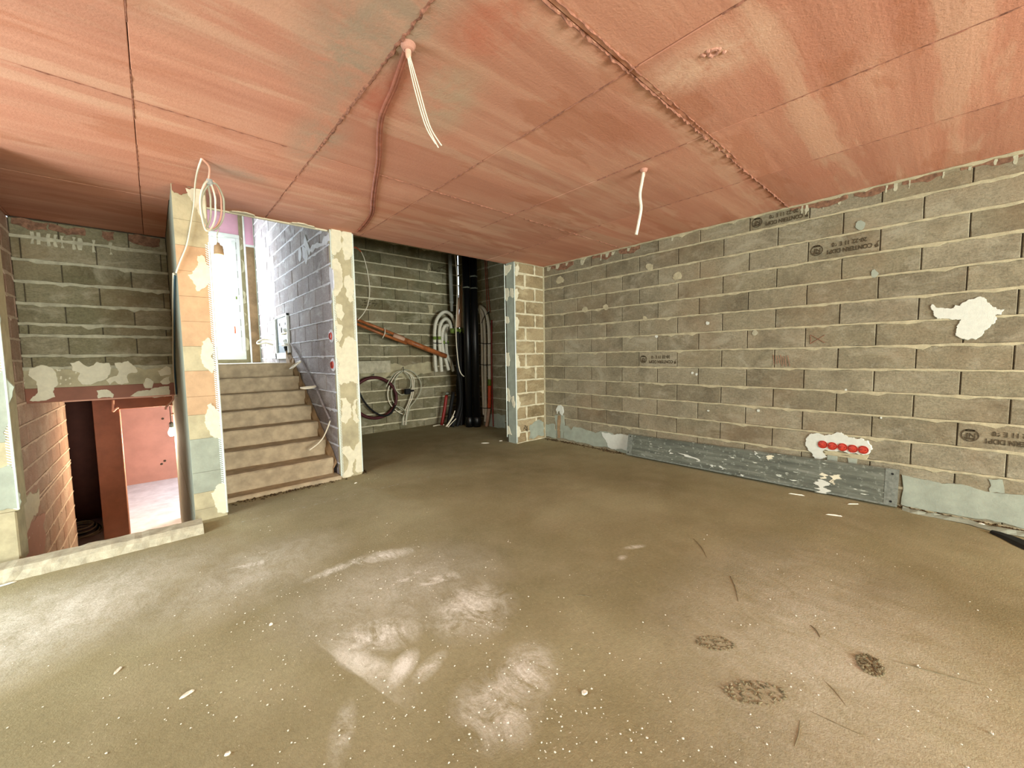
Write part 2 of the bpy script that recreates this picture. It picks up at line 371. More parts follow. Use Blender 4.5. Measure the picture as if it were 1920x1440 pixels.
def block_wall(face, u0, u1, z0, z1, parent, mat, mortar, uref, L=.5, course=.2, bedh=.014, gap=.006, vmortar=False, rough=1., skip=None, rows=None, phase=0, dark='joint_dark', thick=.2, backing=True, bedmat=None):
    if rows is None:
        k0 = math.floor((z0-ZREF)/course); rows = []
        k = k0
        while ZREF+k*course < z1-.01:
            a, b = max(z0, ZREF+k*course), min(z1, ZREF+(k+1)*course)
            if b-a > .03: rows.append((a, b, k))
            k += 1
    if backing:
        mb = MB(); mb.box(face.p(u0, z0, -.012), face.p(u1, z1, -thick)); mb.obj('wall_core', dark if not vmortar else mortar, parent)
    out = {}
    for a, b, k in rows:
        off = uref+(L/2 if (k+phase) % 2 else 0)
        i = math.floor((u0-off)/L); u = off+i*L
        while u < u1-.001:
            s0, s1 = max(u0, u), min(u1, u+L); u += L
            if s1-s0 < .035: continue
            if skip and skip((s0+s1)/2, (a+b)/2): continue
            g = gap if not vmortar else .028
            H = b-a-bedh; Lb = s1-s0-g
            me = block_mesh(Lb, H, face.ax, face.sign, mat, random.randrange(4))
            o = link('concrete_block', me, parent); o.location = face.p((s0+s1)/2, (a+b)/2, random.uniform(-.003, .001))
            out[(k, round((s0+s1)/2, 2))] = o
            if vmortar and s1 < u1-.02:
                mb = MB(); pts = []
                n = 5
                for q in range(n+1):
                    z = a+(b-a)*q/n; w = random.uniform(.010, .026)
                    pts.append((s1-w, z, random.uniform(.0, .003))); pts.append((s1+w, z, random.uniform(.0, .003)))
                mb.add([face.p(*p) for p in pts], [(2*q, 2*q+1, 2*q+3, 2*q+2) for q in range(n)])
                mb.obj('mortar_joint', mortar, parent)
        bed(face, u0, u1, a, bedh, mortar, parent, rough)
    return out
def bead(u_edge, z0, z1, face, side, parent, name='corner_bead', slots=True, w=.028, z_from=None):
    """metal corner bead: a rounded nose on the arris and a perforated wing on the face"""
    mb = MB(); mb.tube([face.p(u_edge, z0, .004), face.p(u_edge, z1, .004)], .0055, 8, 0)
    mb.add([face.p(u_edge-.004*side, z0, .003), face.p(u_edge-.009*side, z0, .003), face.p(u_edge-.009*side, z1, .003), face.p(u_edge-.004*side, z1, .003)], [(0, 1, 2, 3)])
    if slots:
        z = z0
        while z < z1-.03:
            a, b = u_edge-.009*side, u_edge-w*side
            mb.add([face.p(a, z, .003), face.p(b, z+.012, .003), face.p(b, z+.019, .003), face.p(a, z+.007, .003)], [(0, 1, 2, 3)])
            z += .018
    return mb.obj(name, 'metal_bead', parent)
def circle_pts(c, r, u, w, n=20, t0=0, t1=2*math.pi, rw=None):
    c, u, w = Vector(c), Vector(u), Vector(w); rw = rw or r
    return [c+u*(r*math.cos(t0+(t1-t0)*i/n))+w*(rw*math.sin(t0+(t1-t0)*i/n)) for i in range(n+1)]

# ------------------------------------------------------------------ main dimensions
XR, YC, ZC = 4.636, 4.36, 2.715
XL, YB = -2.6, -5.4
PX1, PX2 = .18, .395          # wall between the two flights
MX1, MX2 = 1.475, 1.715       # wall between stairs and alcove
YS = 4.57                     # edge of the ceiling slab
YA = 6.7                      # back of the alcove
ZU, ZL = 1.288, -1.30         # hall above, room below
YW = 8.62                     # window wall of the hall

# ------------------------------------------------------------------ floor
def floor_grid(mb, x0, x1, y0, y1, st=.07, amp=.006):
    nx, ny = max(1, int((x1-x0)/st)), max(1, int((y1-y0)/st)); vs = []
    for j in range(ny+1):
        for i in range(nx+1):
            x, y = x0+(x1-x0)*i/nx, y0+(y1-y0)*j/ny
            z = amp*noise.noise((x*1.3, y*1.3, 0))+amp*.6*noise.noise((x*5, y*5, 3))
            z += .03*max(0, (y-4.6)/2.1)*(1 if x > 1.7 else 0)
            vs.append((x, y, z))
    mb.add(vs, [(j*(nx+1)+i, j*(nx+1)+i+1, (j+1)*(nx+1)+i+1, (j+1)*(nx+1)+i) for j in range(ny) for i in range(nx)])
mb = MB(); floor_grid(mb, XL, XR+.02, YB, 3.86); floor_grid(mb, PX1, XR+.02, 3.86, YA+.02); floor_grid(mb, XL, -.72, 3.86, 4.14)
FLOOR = struct('floor', 'brown screed floor dusted with white plaster and boot prints', 'floor', mb, 'screed')
for p in FLOOR.data.polygons: p.use_smooth = True

# ------------------------------------------------------------------ ceiling
CEIL = empty('ceiling', 'coral red painted concrete ceiling with shuttering panel joints', 'ceiling', kind='structure')
xs = [XL, -1.84, -.92, 0.0, .89, 1.82, 2.71, 3.65, XR+.02]; ys = [YB-.1, -.72, 1.12, 2.96, YS]
def panel(x0, x1, y0, y1):
    mb = MB(); mb.bbox((x0+.0018, y0+.0018, ZC+random.uniform(0, .004)), (x1-.0018, y1-.0018, ZC+.03), .0025); mb.obj('ceiling_panel', 'ceiling_red', CEIL)
for i in range(len(xs)-1):
    for j in range(len(ys)-1): panel(xs[i], xs[i+1], ys[j], ys[j+1])
for i in range(3): panel(xs[i], xs[i+1] if i < 2 else 0.0, YS, 5.95)
panel(0.0, PX1, YS, 5.95)
mb = MB(); mb.box((XL, YB, ZC+.028), (XR+.2, YS, ZC+.26)); mb.box((XL, YS, ZC+.028), (PX1, 6.1, ZC+.26)); mb.obj('slab', 'ceiling_ridge', CEIL)
def ridge(p, q, w, amp, dens=.02, name='joint_ridge'):
    """squeezed-out concrete along a shuttering joint"""
    p, q = Vector(p), Vector(q); L = (q-p).length; d = (q-p)/L; s = Vector((-d.y, d.x, 0)); n = int(L/dens); mb = MB(); vs = []
    for i in range(n+1):
        c = p+d*(L*i/n); o = random.uniform(-w*.3, w*.3); h = amp*random.random()**1.6
        a = w*random.uniform(.4, 1.); b = w*random.uniform(.4, 1.)
        vs += [c+s*(o-a)+Vector((0, 0, .004)), c+s*(o-a*.3)-Vector((0, 0, h)), c+s*(o+b*.3)-Vector((0, 0, h*random.uniform(.3, 1))), c+s*(o+b)+Vector((0, 0, .004))]
    mb.add(vs, [(i*4+k, i*4+k+1, i*4+k+5, i*4+k+4) for i in range(n) for k in range(3)]); return mb.obj(name, 'ceiling_ridge', CEIL)
for a_, b_, w, h, mt in (((.3, 1.135), (4.62, 1.11), .010, .018, 1), ((.3, 1.095), (3.2, 1.09), .006, .010, 1), ((.885, 1.2), (.895, 2.9), .016, .010, 1), ((.89, 2.9), (.89, 4.5), .010, .006, 0), ((1.82, -.7), (1.82, 2.95), .005, .006, 0), ((2.71, -.7), (2.71, 4.5), .005, .006, 0),
                     ((3.65, -.7), (3.65, 4.3), .004, .005, 0), ((-2, 2.965), (4.6, 2.955), .006, .007, 0), ((0, 1.2), (0, 4.5), .004, .005, 0), ((1.82, 2.97), (1.82, 4.5), .004, .004, 0)):
    if mt: ridge(a_+(ZC,), b_+(ZC,), w, h)
    else:
        A_, B_ = Vector(a_+(ZC,)), Vector(b_+(ZC,)); t = 0.
        while t < .97:
            e = min(1., t+random.uniform(.08, .3)); ridge(A_.lerp(B_, t), A_.lerp(B_, e), w, h); t = e+random.uniform(.0, .12)
# plaster left along the slab edge over the stairs
f = Face('y', YS-.01, -1)
fz = Face('y', YS, -1)
mb = MB(); mb.bbox((PX2, YS-.012, ZC-.012), (MX1, YS+.02, ZC+.02), .004); mb.obj('slab_edge_plaster', 'plaster_cream', CEIL)
for x0, x1 in ((.62, .80), (1.12, 1.33)):
    P = ragged([(x0, YS-.05), ((x0+x1)/2, YS-.085), (x1, YS-.05), (x1+.02, YS+.005), (x0-.02, YS+.005)], 2, .15)
    tri = tessellate_polygon([[Vector((p.x, p.y, 0)) for p in P]]); n = len(P); mb = MB()
    mb.add([(p.x, p.y, ZC+.002) for p in P]+[(p.x, p.y, ZC-.008) for p in P], [(a+n, b+n, c+n) for a, b, c in tri]+[(i, (i+1) % n, (i+1) % n+n, i+n) for i in range(n)]); mb.obj('plaster_patch', 'plaster_cream', CEIL)

# ------------------------------------------------------------------ right wall
FR = Face('x', XR, -1)
WR = empty('wall_right', 'long wall of tan concrete blocks with pale bed joints', 'wall', kind='structure')
UREF = 4.193-.5*12
mb = MB(); mb.box((XR, YB, 0), (XR+.2, -1.5, ZC)); mb.obj('wall_core', 'plaster_base', WR)
blocks = block_wall(FR, -1.5, YC+.02, 0, ZC+.005, WR, 'block', 'mortar', UREF, phase=1, rough=1.5)
def stamp(block, cy, cz, flip=True):
    """maker's stamp printed on a block, upside down as the block was laid; text runs along the wall"""
    R = Matrix(((0, 0, -1), (-1, 0, 0), (0, 1, 0))).to_4x4()      # text x -> -y, text y -> z, faces -x
    rot = Matrix.Rotation(math.pi, 4, 'Z') if flip else Matrix.Identity(4)
    for txt, size, oy, ox in (('CONTERN DDP1', .052, .010, .045), ('20-22 11 E 60', .049, -.048, .045)):
        cu = bpy.data.curves.new('stamp_print', 'FONT'); cu.body = txt; cu.size = size; cu.align_x = 'CENTER'; cu.materials.append(M['ink'])
        cu.offset = .0014; cu.space_character = 1.0 if oy > 0 else 1.08
        o = link('stamp_print', cu, block)
        o.matrix_local = Matrix.Translation(Vector((-.0035, cy, cz))) @ R @ rot @ Matrix.Translation((-ox, oy, 0)) @ Matrix.Diagonal((.80, 1, 1, 1))
    me = MB()
    def tf(x, y): return (Matrix.Translation(Vector((-.0033, cy, cz))) @ R @ rot) @ Vector((x, y, 0))
    # round certification mark with pale letters left open
    ring = [tf(.185+.048*math.cos(t*math.pi/14), -.005+.048*math.sin(t*math.pi/14)) for t in range(28)]
    inn = [tf(.185+.040*math.cos(t*math.pi/14), -.005+.040*math.sin(t*math.pi/14)) for t in range(28)]
    me.add(ring+inn, [(i, (i+1) % 28, (i+1) % 28+28, i+28) for i in range(28)])
    for y0, y1 in ((.018, .034), (-.044, -.028)):
        w = .034; me.add([tf(.185-w*.8, y0-.005), tf(.185+w*.8, y0-.005), tf(.185+w*.6, y1-.005), tf(.185-w*.6, y1-.005)], [(0, 1, 2, 3)])
    # hooked leaf emblem before the name
    me.add([tf(-.243, .045), tf(-.222, .052), tf(-.216, .030), tf(-.236, .018)], [(0, 1, 2, 3)]); me.add([tf(-.232, .018), tf(-.224, .024), tf(-.240, -.004), tf(-.247, -.002)], [(0, 1, 2, 3)])
    me.obj('stamp_mark', 'ink', block)
    cu = bpy.data.curves.new('stamp_print', 'FONT'); cu.body = 'NF'; cu.size = .05; cu.align_x = 'CENTER'; cu.materials.append(M['ink']); cu.offset = .001
    o = link('stamp_print', cu, block); o.matrix_local = Matrix.Translation(Vector((-.0035, cy, cz))) @ R @ rot @ Matrix.Translation((.185, -.022, 0))
def block_at(py_, pz_): return min(blocks.values(), key=lambda o: (o.location.y-py_)**2+4*(o.location.z-pz_)**2)
for px_, py_ in ((1410, 424), (1647, 452), (1199, 674), (1800, 816)):
    p = at(px_, py_, 'x', XR); b = block_at(p.y, p.z); stamp(b, 0, -.005)
# plaster left along the foot of the wall
patch(FR, [(1024, 795), (1040, 795), (1043, 822), (1024, 818)], 'plaster_grey', WR, t=.008)
patch(FR, [(1056, 798), (1064, 798), (1070, 806), (1075, 799), (1087, 801), (1100, 806), (1117, 812), (1127, 808), (1141, 810), (1152, 815), (1165, 813), (1180, 816), (1186, 855), (1160, 846), (1130, 838), (1100, 832), (1075, 826), (1056, 822)], 'plaster_grey', WR, t=.008, amp=.08)
patch(FR, [(1128, 810), (1141, 811), (1152, 815), (1165, 813), (1180, 816), (1182, 848), (1160, 842), (1140, 838), (1136, 825)], 'plaster_white', WR, t=.010)
patch(FR, [(1043, 768), (1046, 761), (1052, 759), (1056, 763), (1057, 774), (1055, 779), (1051, 776), (1050, 770), (1047, 771), (1045, 776)], 'plaster_white', WR, t=.012, depth=2)
patch(FR, [(1046, 778), (1052, 778), (1051, 822), (1046, 821)], 'wood_brown', WR, name='filled_chase', t=.006, depth=2, amp=.05)
patch(FR, [(1040, 778), (1058, 778), (1058, 786), (1056, 822), (1051, 822), (1052, 780), (1046, 780), (1045, 820), (1043, 819)], 'plaster_grey', WR, t=.005, depth=2, amp=.06)
patch(FR, [(1688, 889), (1705, 893), (1722, 897), (1745, 901), (1765, 906), (1785, 906), (1800, 907), (1818, 911), (1850, 921), (1880, 925), (1920, 928), (1985, 945), (1985, 1012), (1920, 992), (1850, 974), (1770, 962), (1700, 950), (1686, 946)], 'plaster_grey', WR, t=.008, amp=.05)
patch(FR, [(1853, 898), (1880, 899), (1884, 925), (1855, 923)], 'plaster_grey', WR, t=.005, depth=2)
# thrown white plaster, high on the wall
patch(FR, [(1746, 570), (1752, 575), (1762, 577), (1772, 578), (1788, 577), (1790, 571), (1800, 573), (1808, 566), (1822, 560), (1834, 556), (1846, 557), (1852, 567), (1862, 575), (1871, 580), (1884, 580), (1878, 590), (1866, 591), (1870, 597), (1866, 606), (1855, 615), (1842, 629), (1830, 637), (1816, 638), (1800, 635), (1791, 630), (1793, 619), (1798, 606), (1801, 599), (1786, 600), (1770, 598), (1756, 598), (1749, 589), (1745, 580)], 'plaster_white', WR, t=.008, depth=4, amp=.2)
# plaster round the row of sockets
patch(FR, [(1510, 822), (1516, 815), (1528, 812), (1540, 814), (1553, 814), (1562, 813), (1568, 810), (1577, 810), (1584, 815), (1600, 820), (1615, 821), (1628, 826), (1634, 835), (1637, 842), (1631, 850), (1620, 853), (1600, 850), (1570, 846), (1546, 843), (1542, 847), (1547, 853), (1551, 857), (1542, 860), (1533, 863), (1528, 860), (1522, 850), (1514, 840), (1509, 830)], 'plaster_white', WR, t=.009, depth=4, amp=.18)
patch(FR, [(1543, 845), (1570, 847), (1600, 851), (1630, 853), (1625, 862), (1600, 858), (1570, 853), (1552, 853)], 'plaster_base', WR, t=.004, depth=2)
for q in ([(1551, 853), (1570, 855), (1571, 870), (1550, 866)], [(1589, 858), (1608, 860), (1607, 876), (1590, 872)]): patch(FR, q, 'plaster_grey', WR, t=.004, depth=2, amp=.05)
# dabs of mortar on the blocks
for q, r, mt in (((1613, 422), 11, 'plaster_grey'), ((1639, 513), 8, 'plaster_grey'), ((1218, 500), 8, 'mortar'), ((1097, 581), 6, 'mortar'), ((1136, 576), 6, 'mortar'), ((1209, 597), 5, 'mortar'), ((1327, 606), 4, 'plaster_white'), ((1231, 631), 3, 'plaster_white'),
                 ((1415, 624), 6, 'mortar_grey'), ((1270, 518), 9, 'mortar'), ((1335, 398), 7, 'mortar'), ((1422, 770), 3, 'plaster_white'), ((1306, 702), 2.5, 'plaster_white'), ((1298, 699), 2.5, 'plaster_white'), ((1328, 770), 2, 'plaster_white'), ((1586, 731), 2.5, 'plaster_white'), ((1652, 783), 2.5, 'plaster_white'), ((1050, 525), 8, 'mortar')):
    k = 9; patch(FR, [(q[0]+r*random.uniform(.7, 1.1)*math.cos(t*2*math.pi/k), q[1]+r*random.uniform(.7, 1.1)*math.sin(t*2*math.pi/k)) for t in range(k)], mt, WR, name='mortar_dab', t=.004, depth=1)
# drips and paint run-over under the ceiling
for x in (1505, 1513, 1545, 1575, 1663, 1680, 1706, 1770, 1820, 1868, 1905, 1093, 1128, 1262, 1030, 1046, 1064, 1140, 1150, 1180):
    y = 500-(x-1020)*.2405; h = random.uniform(12, 26)*(1 if x > 1300 else .6); w = random.uniform(1.5, 4)
    patch(FR, [(x-w, y+3), (x+w, y+2), (x+w*.5-2, y+h), (x-w*.6-2, y+h)], 'mortar_grey', WR, name='mortar_run', t=.003, depth=2)
for x0, x1 in ((1480, 1590), (1600, 1680), (1690, 1770), (1800, 1920), (1030, 1075), (1160, 1200), (1110, 1150)):
    c = lambda x: 500-(x-1020)*.2405
    patch(FR, [(x0, c(x0)+1), ((x0+x1)/2, c((x0+x1)/2)+1), (x1, c(x1)+1), (x1, c(x1)+9), ((x0+x1)/2+8, c((x0+x1)/2)+13), (x0, c(x0)+8)], 'smear', WR, name='paint_smear', t=.002, depth=3, amp=.1)
bed(FR, -1.5, YC, ZC-.004, .012, 'mortar', WR, 1.6, .012, 'ceiling_joint')
# red crayon scribble
mb = MB()
for k in range(7):
    x = 1450+k*4.5; mb.tube([FR.p(*FR.px(x, 664+random.uniform(0, 5)), .003), FR.p(*FR.px(x+3+random.uniform(-2, 3), 688-random.uniform(0, 8)), .003)], .0022, 5, 0)
for p_, q_ in (((1521, 628), (1547, 643)), ((1547, 628), (1521, 644)), ((1520, 628), (1520, 645))): mb.tube([FR.p(*FR.px(*p_), .003), FR.p(*FR.px(*q_), .003)], .002, 5, 0)
mb.obj('crayon_mark', 'crayon', WR)

# ------------------------------------------------------------------ return wall beside the alcove
FB = Face('y', YC, -1); XE = 4.005
WB = empty('wall_back', 'short return wall of blocks with thick pale mortar joints', 'wall', kind='structure')
block_wall(FB, XE+.006, XR+.01, 0, ZC, WB, 'block_tan', 'mortar_pale', XR-.2, L=.42, bedh=.02, vmortar=True, rough=1.8)
FE = Face('x', XE, -1)
mb = MB(); mb.box((XE+.004, YC+.004, 0), (XE+.05, YS, ZC)); mb.obj('end_face', 'plaster_grey', WB)
mb = MB(); mb.box((XE, YS-.03, 0), (XR, YS, ZC)); mb.obj('wall_core', 'joint_dark', WB)
bead(XE+.004, .02, ZC-.01, FB, -1, WB); bead(YS-.004, .08, ZC-.01, FE, 1, WB, slots=False)
for pts in ([(965, 500), (971, 494), (973, 505), (969, 518), (965, 517)], [(965, 542), (970, 541), (973, 550), (969, 562), (966, 565)], [(966, 593), (970, 595), (973, 606), (972, 618), (967, 619)], [(965, 664), (972, 667), (975, 680), (975, 690), (967, 691)], [(967, 738), (972, 742), (976, 755), (973, 765), (970, 770), (967, 765)], [(968, 796), (974, 800), (976, 810), (972, 820), (968, 818)]):
    patch(FB, pts, 'plaster_cream', WB, t=.008, depth=3, amp=.18, ulim=(XE+.008, 9))
for pts in ([(946, 497), (958, 496), (955, 508), (950, 515), (946, 518)], [(946, 540), (952, 540), (955, 555), (950, 565), (947, 560)], [(947, 590), (953, 594), (955, 604), (950, 607), (947, 605)], [(948, 660), (954, 661), (956, 675), (955, 686), (949, 686)], [(949, 727), (954, 730), (957, 745), (955, 754), (950, 752)], [(949, 792), (955, 802), (960, 815), (951, 815)], [(957, 540), (962, 541), (962, 558), (958, 556)], [(959, 744), (963, 742), (964, 765), (961, 760)]):
    patch(FE, pts, 'plaster_cream', WB, t=.005, depth=3, amp=.18, ulim=(YC+.004, YS-.008))
patch(FB, [(993, 797), (1003, 790), (1010, 786), (1019, 791), (1020, 816), (1000, 823), (992, 823)], 'plaster_grey', WB, t=.008)
bed(FB, XE, XR, ZC-.004, .014, 'mortar', WB, 1.5, .01, 'ceiling_joint')
mb = MB(); mb.tube([(XR-.006, YC-.006, 0), (XR-.006, YC-.006, ZC)], .014, 6, 0); mb.obj('corner_mortar', 'mortar', WB)
mb = MB()
for k in range(10): mb.tube([FB.p(*FB.px(981+random.uniform(0, 8), 795+random.uniform(0, 14)), .003), FB.p(*FB.px(981+random.uniform(0, 8), 795+random.uniform(0, 14)), .003)], .003, 5, 0)
mb.obj('stamp_mark', 'ink', WB)

# ------------------------------------------------------------------ alcove
ZT = 3.5
FA = Face('y', YA, -1)
WA = empty('wall_alcove', 'dim block wall at the back of the pipe alcove', 'wall', kind='structure')
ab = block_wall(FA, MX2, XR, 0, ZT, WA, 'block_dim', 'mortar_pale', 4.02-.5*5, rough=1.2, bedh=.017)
patch(FA, [(674, 690), (700, 684), (740, 680), (780, 682), (815, 680), (815, 698), (800, 700), (780, 706), (760, 712), (740, 705), (700, 706), (676, 706)], 'plaster_base', WA, t=.006)
for pts in ([(803, 492), (808, 492), (808, 508), (802, 510)], [(802, 571), (812, 572), (811, 588), (804, 587)]): patch(FA, pts, 'mortar', WA, name='mortar_dab', depth=2)
for cx, cy in ((818, 505), (690, 569)):
    mb = MB()
    for k in range(16):
        x, y = cx+random.uniform(-14, 14), cy+random.uniform(-6, 6); mb.tube([FA.p(*FA.px(x, y), .003), FA.p(*FA.px(x+random.uniform(1, 5), y+random.uniform(-3, 3)), .003)], .006, 5, 0)
    mb.obj('stamp_mark', 'ink', WA)
FAR = Face('x', XR, -1)
WAR = empty('wall_alcove_right', 'dark block side wall of the pipe alcove', 'wall', kind='structure')
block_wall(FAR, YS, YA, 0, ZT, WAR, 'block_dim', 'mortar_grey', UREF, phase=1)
patch(FAR, [(905, 790), (925, 776), (948, 778), (948, 803), (905, 803)], 'plaster_grey', WAR, t=.008)
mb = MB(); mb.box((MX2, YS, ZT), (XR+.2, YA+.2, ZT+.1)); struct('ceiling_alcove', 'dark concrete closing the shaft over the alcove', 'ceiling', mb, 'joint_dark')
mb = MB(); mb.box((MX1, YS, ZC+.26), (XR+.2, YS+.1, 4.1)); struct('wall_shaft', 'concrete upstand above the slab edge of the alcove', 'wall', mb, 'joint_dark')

# ------------------------------------------------------------------ wall between stairs and alcove
FM = Face('y', 4.5, -1)
WM = empty('wall_middle', 'block wall between stairs and alcove with plastered end and metal beads', 'wall', kind='structure')
mb = MB(); mb.bbox((MX1, 4.5, 0), (MX2, 4.56, ZC), .003); mb.obj('end_face', 'plaster_base', WM)
mb = MB(); mb.box((MX2-.05, 4.55, 0), (MX2, YA, ZT)); mb.obj('wall_core', 'joint_dark', WM)
bead(MX1, .02, ZC-.01, FM, -1, WM); bead(MX2, .03, ZC-.01, FM, 1, WM)
for pts in ([(620, 431), (632, 431), (637, 437), (639, 455), (636, 468), (628, 473), (623, 471)], [(642, 441), (648, 433), (657, 433), (661, 438), (662, 470), (655, 480), (648, 482), (645, 472), (641, 460)], [(623, 493), (632, 492), (638, 500), (640, 515), (641, 528), (634, 545), (628, 548), (626, 530)],
            [(648, 523), (655, 520), (663, 530), (665, 558), (657, 562), (649, 548), (646, 535)], [(632, 572), (641, 575), (645, 588), (640, 598), (632, 592), (630, 580)], [(655, 640), (666, 648), (670, 700), (670, 710), (655, 706), (642, 690), (637, 664), (645, 652)], [(632, 650), (640, 660), (646, 690), (653, 711), (640, 714), (636, 690)],
            [(639, 753), (648, 751), (657, 760), (657, 780), (648, 790), (640, 786)], [(664, 757), (674, 752), (676, 785), (668, 789), (663, 775)], [(641, 847), (655, 843), (663, 850), (660, 872), (662, 884), (650, 895), (643, 893)], [(667, 842), (678, 834), (680, 880), (670, 880), (667, 860)], [(630, 605), (640, 612), (635, 640), (630, 630)]):
    mx_ = sum(p[0] for p in pts)/len(pts); my_ = sum(p[1] for p in pts)/len(pts)
    pts = [(max(619.5+(p[1]-430)*.0505, min(659.5+(p[1]-430)*.0405, mx_+(p[0]-mx_)*1.2)), my_+(p[1]-my_)*1.3) for p in pts]
    patch(FM, pts, 'plaster_cream', WM, t=.005, depth=4, amp=.2, ulim=(MX1+.006, MX2-.006))
FS = Face('x', MX1, -1)
WS = empty('wall_stair_right', 'block wall rising beside the stairs, pale in window light', 'wall', kind='structure')
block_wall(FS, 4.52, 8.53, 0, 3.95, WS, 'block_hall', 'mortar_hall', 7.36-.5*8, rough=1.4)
bead(8.53, ZU, 3.9, FS, 1, WS, slots=False)
for pts in ([(560, 467), (564, 463), (566, 478), (563, 492), (560, 485)], [(567, 463), (576, 462), (578, 478), (575, 497), (568, 482)], [(572, 440), (584, 470), (580, 480), (570, 460)], [(608, 442), (617, 436), (618, 452), (612, 460), (604, 458)], [(582, 466), (600, 456), (614, 448), (614, 452), (600, 463), (584, 474)], [(618, 500), (624, 505), (626, 540), (622, 560), (620, 530)]):
    patch(FS, pts, 'mortar_hall', WS, t=.006, depth=2)
mb = MB(); mb.box((MX1, 8.53, ZU-.2), (MX1+.2, 8.6, 3.95)); mb.obj('wall_core', 'mortar_hall', WS)

# ------------------------------------------------------------------ wall between the two flights (left pillar)
FP = Face('y', 4.12, -1); FPS = Face('x', PX1, -1)
WP = empty('wall_stair_left', 'block wall between the two flights with tan end face', 'wall', kind='structure')
rows = []
k = -14
mats = ['plaster_lamplit', 'plaster_lamplit', 'plaster_base', 'plaster_lamplit', 'plaster_grey', 'plaster_base', 'plaster_lamplit']
z = 0; seq = [.10, .14, .17, .28, .20, .15, .21, .20, .20, .20, .20, .20, .20, .265]; tint = ['plaster_base', 'plaster_base', 'plaster_grey', 'plaster_grey', 'plaster_base', 'plaster_lamplit', 'plaster_lamplit', 'plaster_base', 'plaster_lamplit', 'plaster_lamplit', 'plaster_lamplit', 'plaster_lamplit', 'plaster_base', 'plaster_base']
for h, tn in zip(seq, tint):
    if z >= ZC: break
    h = min(h, ZC-z); mb = MB(); mb.bbox((PX1, 4.12+random.uniform(0, .003), z+.0005), (PX2, 4.17, z+h-.0005), .0018); mb.obj('end_block', tn, WP); z += h
mb = MB(); mb.box((PX1+.002, 4.16, ZL), (PX2-.002, YW, 3.95)); mb.obj('wall_core', 'plaster_grey', WP)
bead(PX2, .03, 2.3, FP, 1, WP)
for pts, mt in (([(347, 352), (386, 352), (390, 380), (393, 414), (385, 412), (370, 395), (362, 380), (352, 364)], 'plaster_cream'), ([(370, 480), (380, 478), (385, 490), (392, 500), (395, 530), (385, 540), (370, 547), (362, 530), (352, 515), (365, 505)], 'plaster_cream'), ([(378, 640), (390, 632), (399, 650), (404, 690), (399, 700), (385, 690), (376, 665)], 'plaster_cream'),
                ([(388, 760), (396, 755), (408, 768), (412, 790), (414, 825), (400, 820), (388, 805), (384, 780)], 'plaster_cream'), ([(395, 925), (405, 912), (420, 905), (423, 963), (408, 962), (402, 945)], 'plaster_cream'), ([(318, 343), (340, 345), (362, 352), (355, 362), (340, 366), (326, 362)], 'red_paint')):
    patch(FP, pts, mt, WP, t=.005, depth=4, amp=.2, ulim=(PX1+.003, PX2-.006))
# ------------------------------------------------------------------ stairwell going down
FL = Face('y', 5.95, -1)
WL = empty('wall_lintel', 'block wall over the opening to the lower flight, splashed with plaster', 'wall', kind='structure')
lz = [.948, 1.09, 1.284, 1.406, 1.605, 1.714, 1.91, 2.117, 2.321, 2.538, ZC]
rws = [(lz[i], lz[i+1], i) for i in range(2, len(lz)-1)]
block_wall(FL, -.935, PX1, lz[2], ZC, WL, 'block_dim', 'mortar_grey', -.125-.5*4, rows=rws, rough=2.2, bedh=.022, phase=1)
mb = MB(); mb.bbox((-.935, 5.95, lz[1]), (PX1, 6.15, lz[2]-.006), .004); mb.obj('lintel_top', 'plaster_base', WL)
mb = MB(); mb.bbox((-.935, 5.947, lz[0]), (PX1, 6.15, lz[1]), .003); mb.obj('lintel_soffit_beam', 'red_paint', WL)
bead_m = MB(); bead_m.tube([(-.70, 5.944, lz[0]), (PX1, 5.944, lz[0])], .008, 6, 0); bead_m.obj('corner_bead', 'cable_pink', WL)
for pts in ([(55, 690), (75, 684), (95, 688), (106, 700), (110, 720), (100, 735), (104, 745), (80, 752), (55, 752), (70, 738), (68, 715), (52, 702)], [(130, 680), (148, 676), (165, 688), (182, 678), (205, 680), (208, 700), (190, 715), (170, 722), (155, 722), (145, 710), (150, 700), (135, 695)], [(215, 680), (240, 676), (255, 688), (258, 698), (240, 702), (242, 718), (228, 722), (215, 715), (205, 722), (198, 712), (218, 705), (222, 695)],
            [(181, 732), (200, 730), (214, 740), (212, 746), (183, 747)], [(243, 743), (255, 735), (280, 732), (300, 725), (318, 724), (319, 741), (280, 744)], [(268, 720), (275, 708), (288, 715), (285, 728), (272, 728)], [(295, 695), (312, 686), (320, 690), (320, 702), (300, 705)], [(300, 716), (318, 706), (319, 718), (305, 721)], [(27, 700), (35, 697), (46, 720), (47, 740), (36, 745), (31, 720)]):
    patch(FL, pts, 'plaster_cream', WL, t=.006)
for k in range(14): 
    x, y = random.uniform(105, 145), random.uniform(690, 722); patch(FL, [(x-2, y), (x, y-2), (x+2.5, y), (x, y+2)], 'plaster_cream', WL, name='mortar_dab', t=.004, depth=1)
for x0, x1 in ((20, 90), (90, 160), (190, 215), (240, 300)):
    patch(FL, [(x0, 405+x0*.142), (x1, 405+x1*.142), (x1, 420+x1*.14), ((x0+x1)/2, 424+(x0+x1)*.07), (x0, 416+x0*.14)], 'smear', WL, name='paint_smear', t=.002)
for x in (60, 72, 92, 105, 117, 139, 150, 176, 208):
    y = 425+x*.14; patch(FL, [(x-4, y), (x+3, y+1), (x+4, y+24), (x-3, y+24)], 'mortar_grey', WL, name='mortar_run', t=.004, depth=2)
FW = Face('x', -.935, 1)
WW = empty('wall_left', 'reddish block side wall of the descending flight', 'wall', kind='structure')
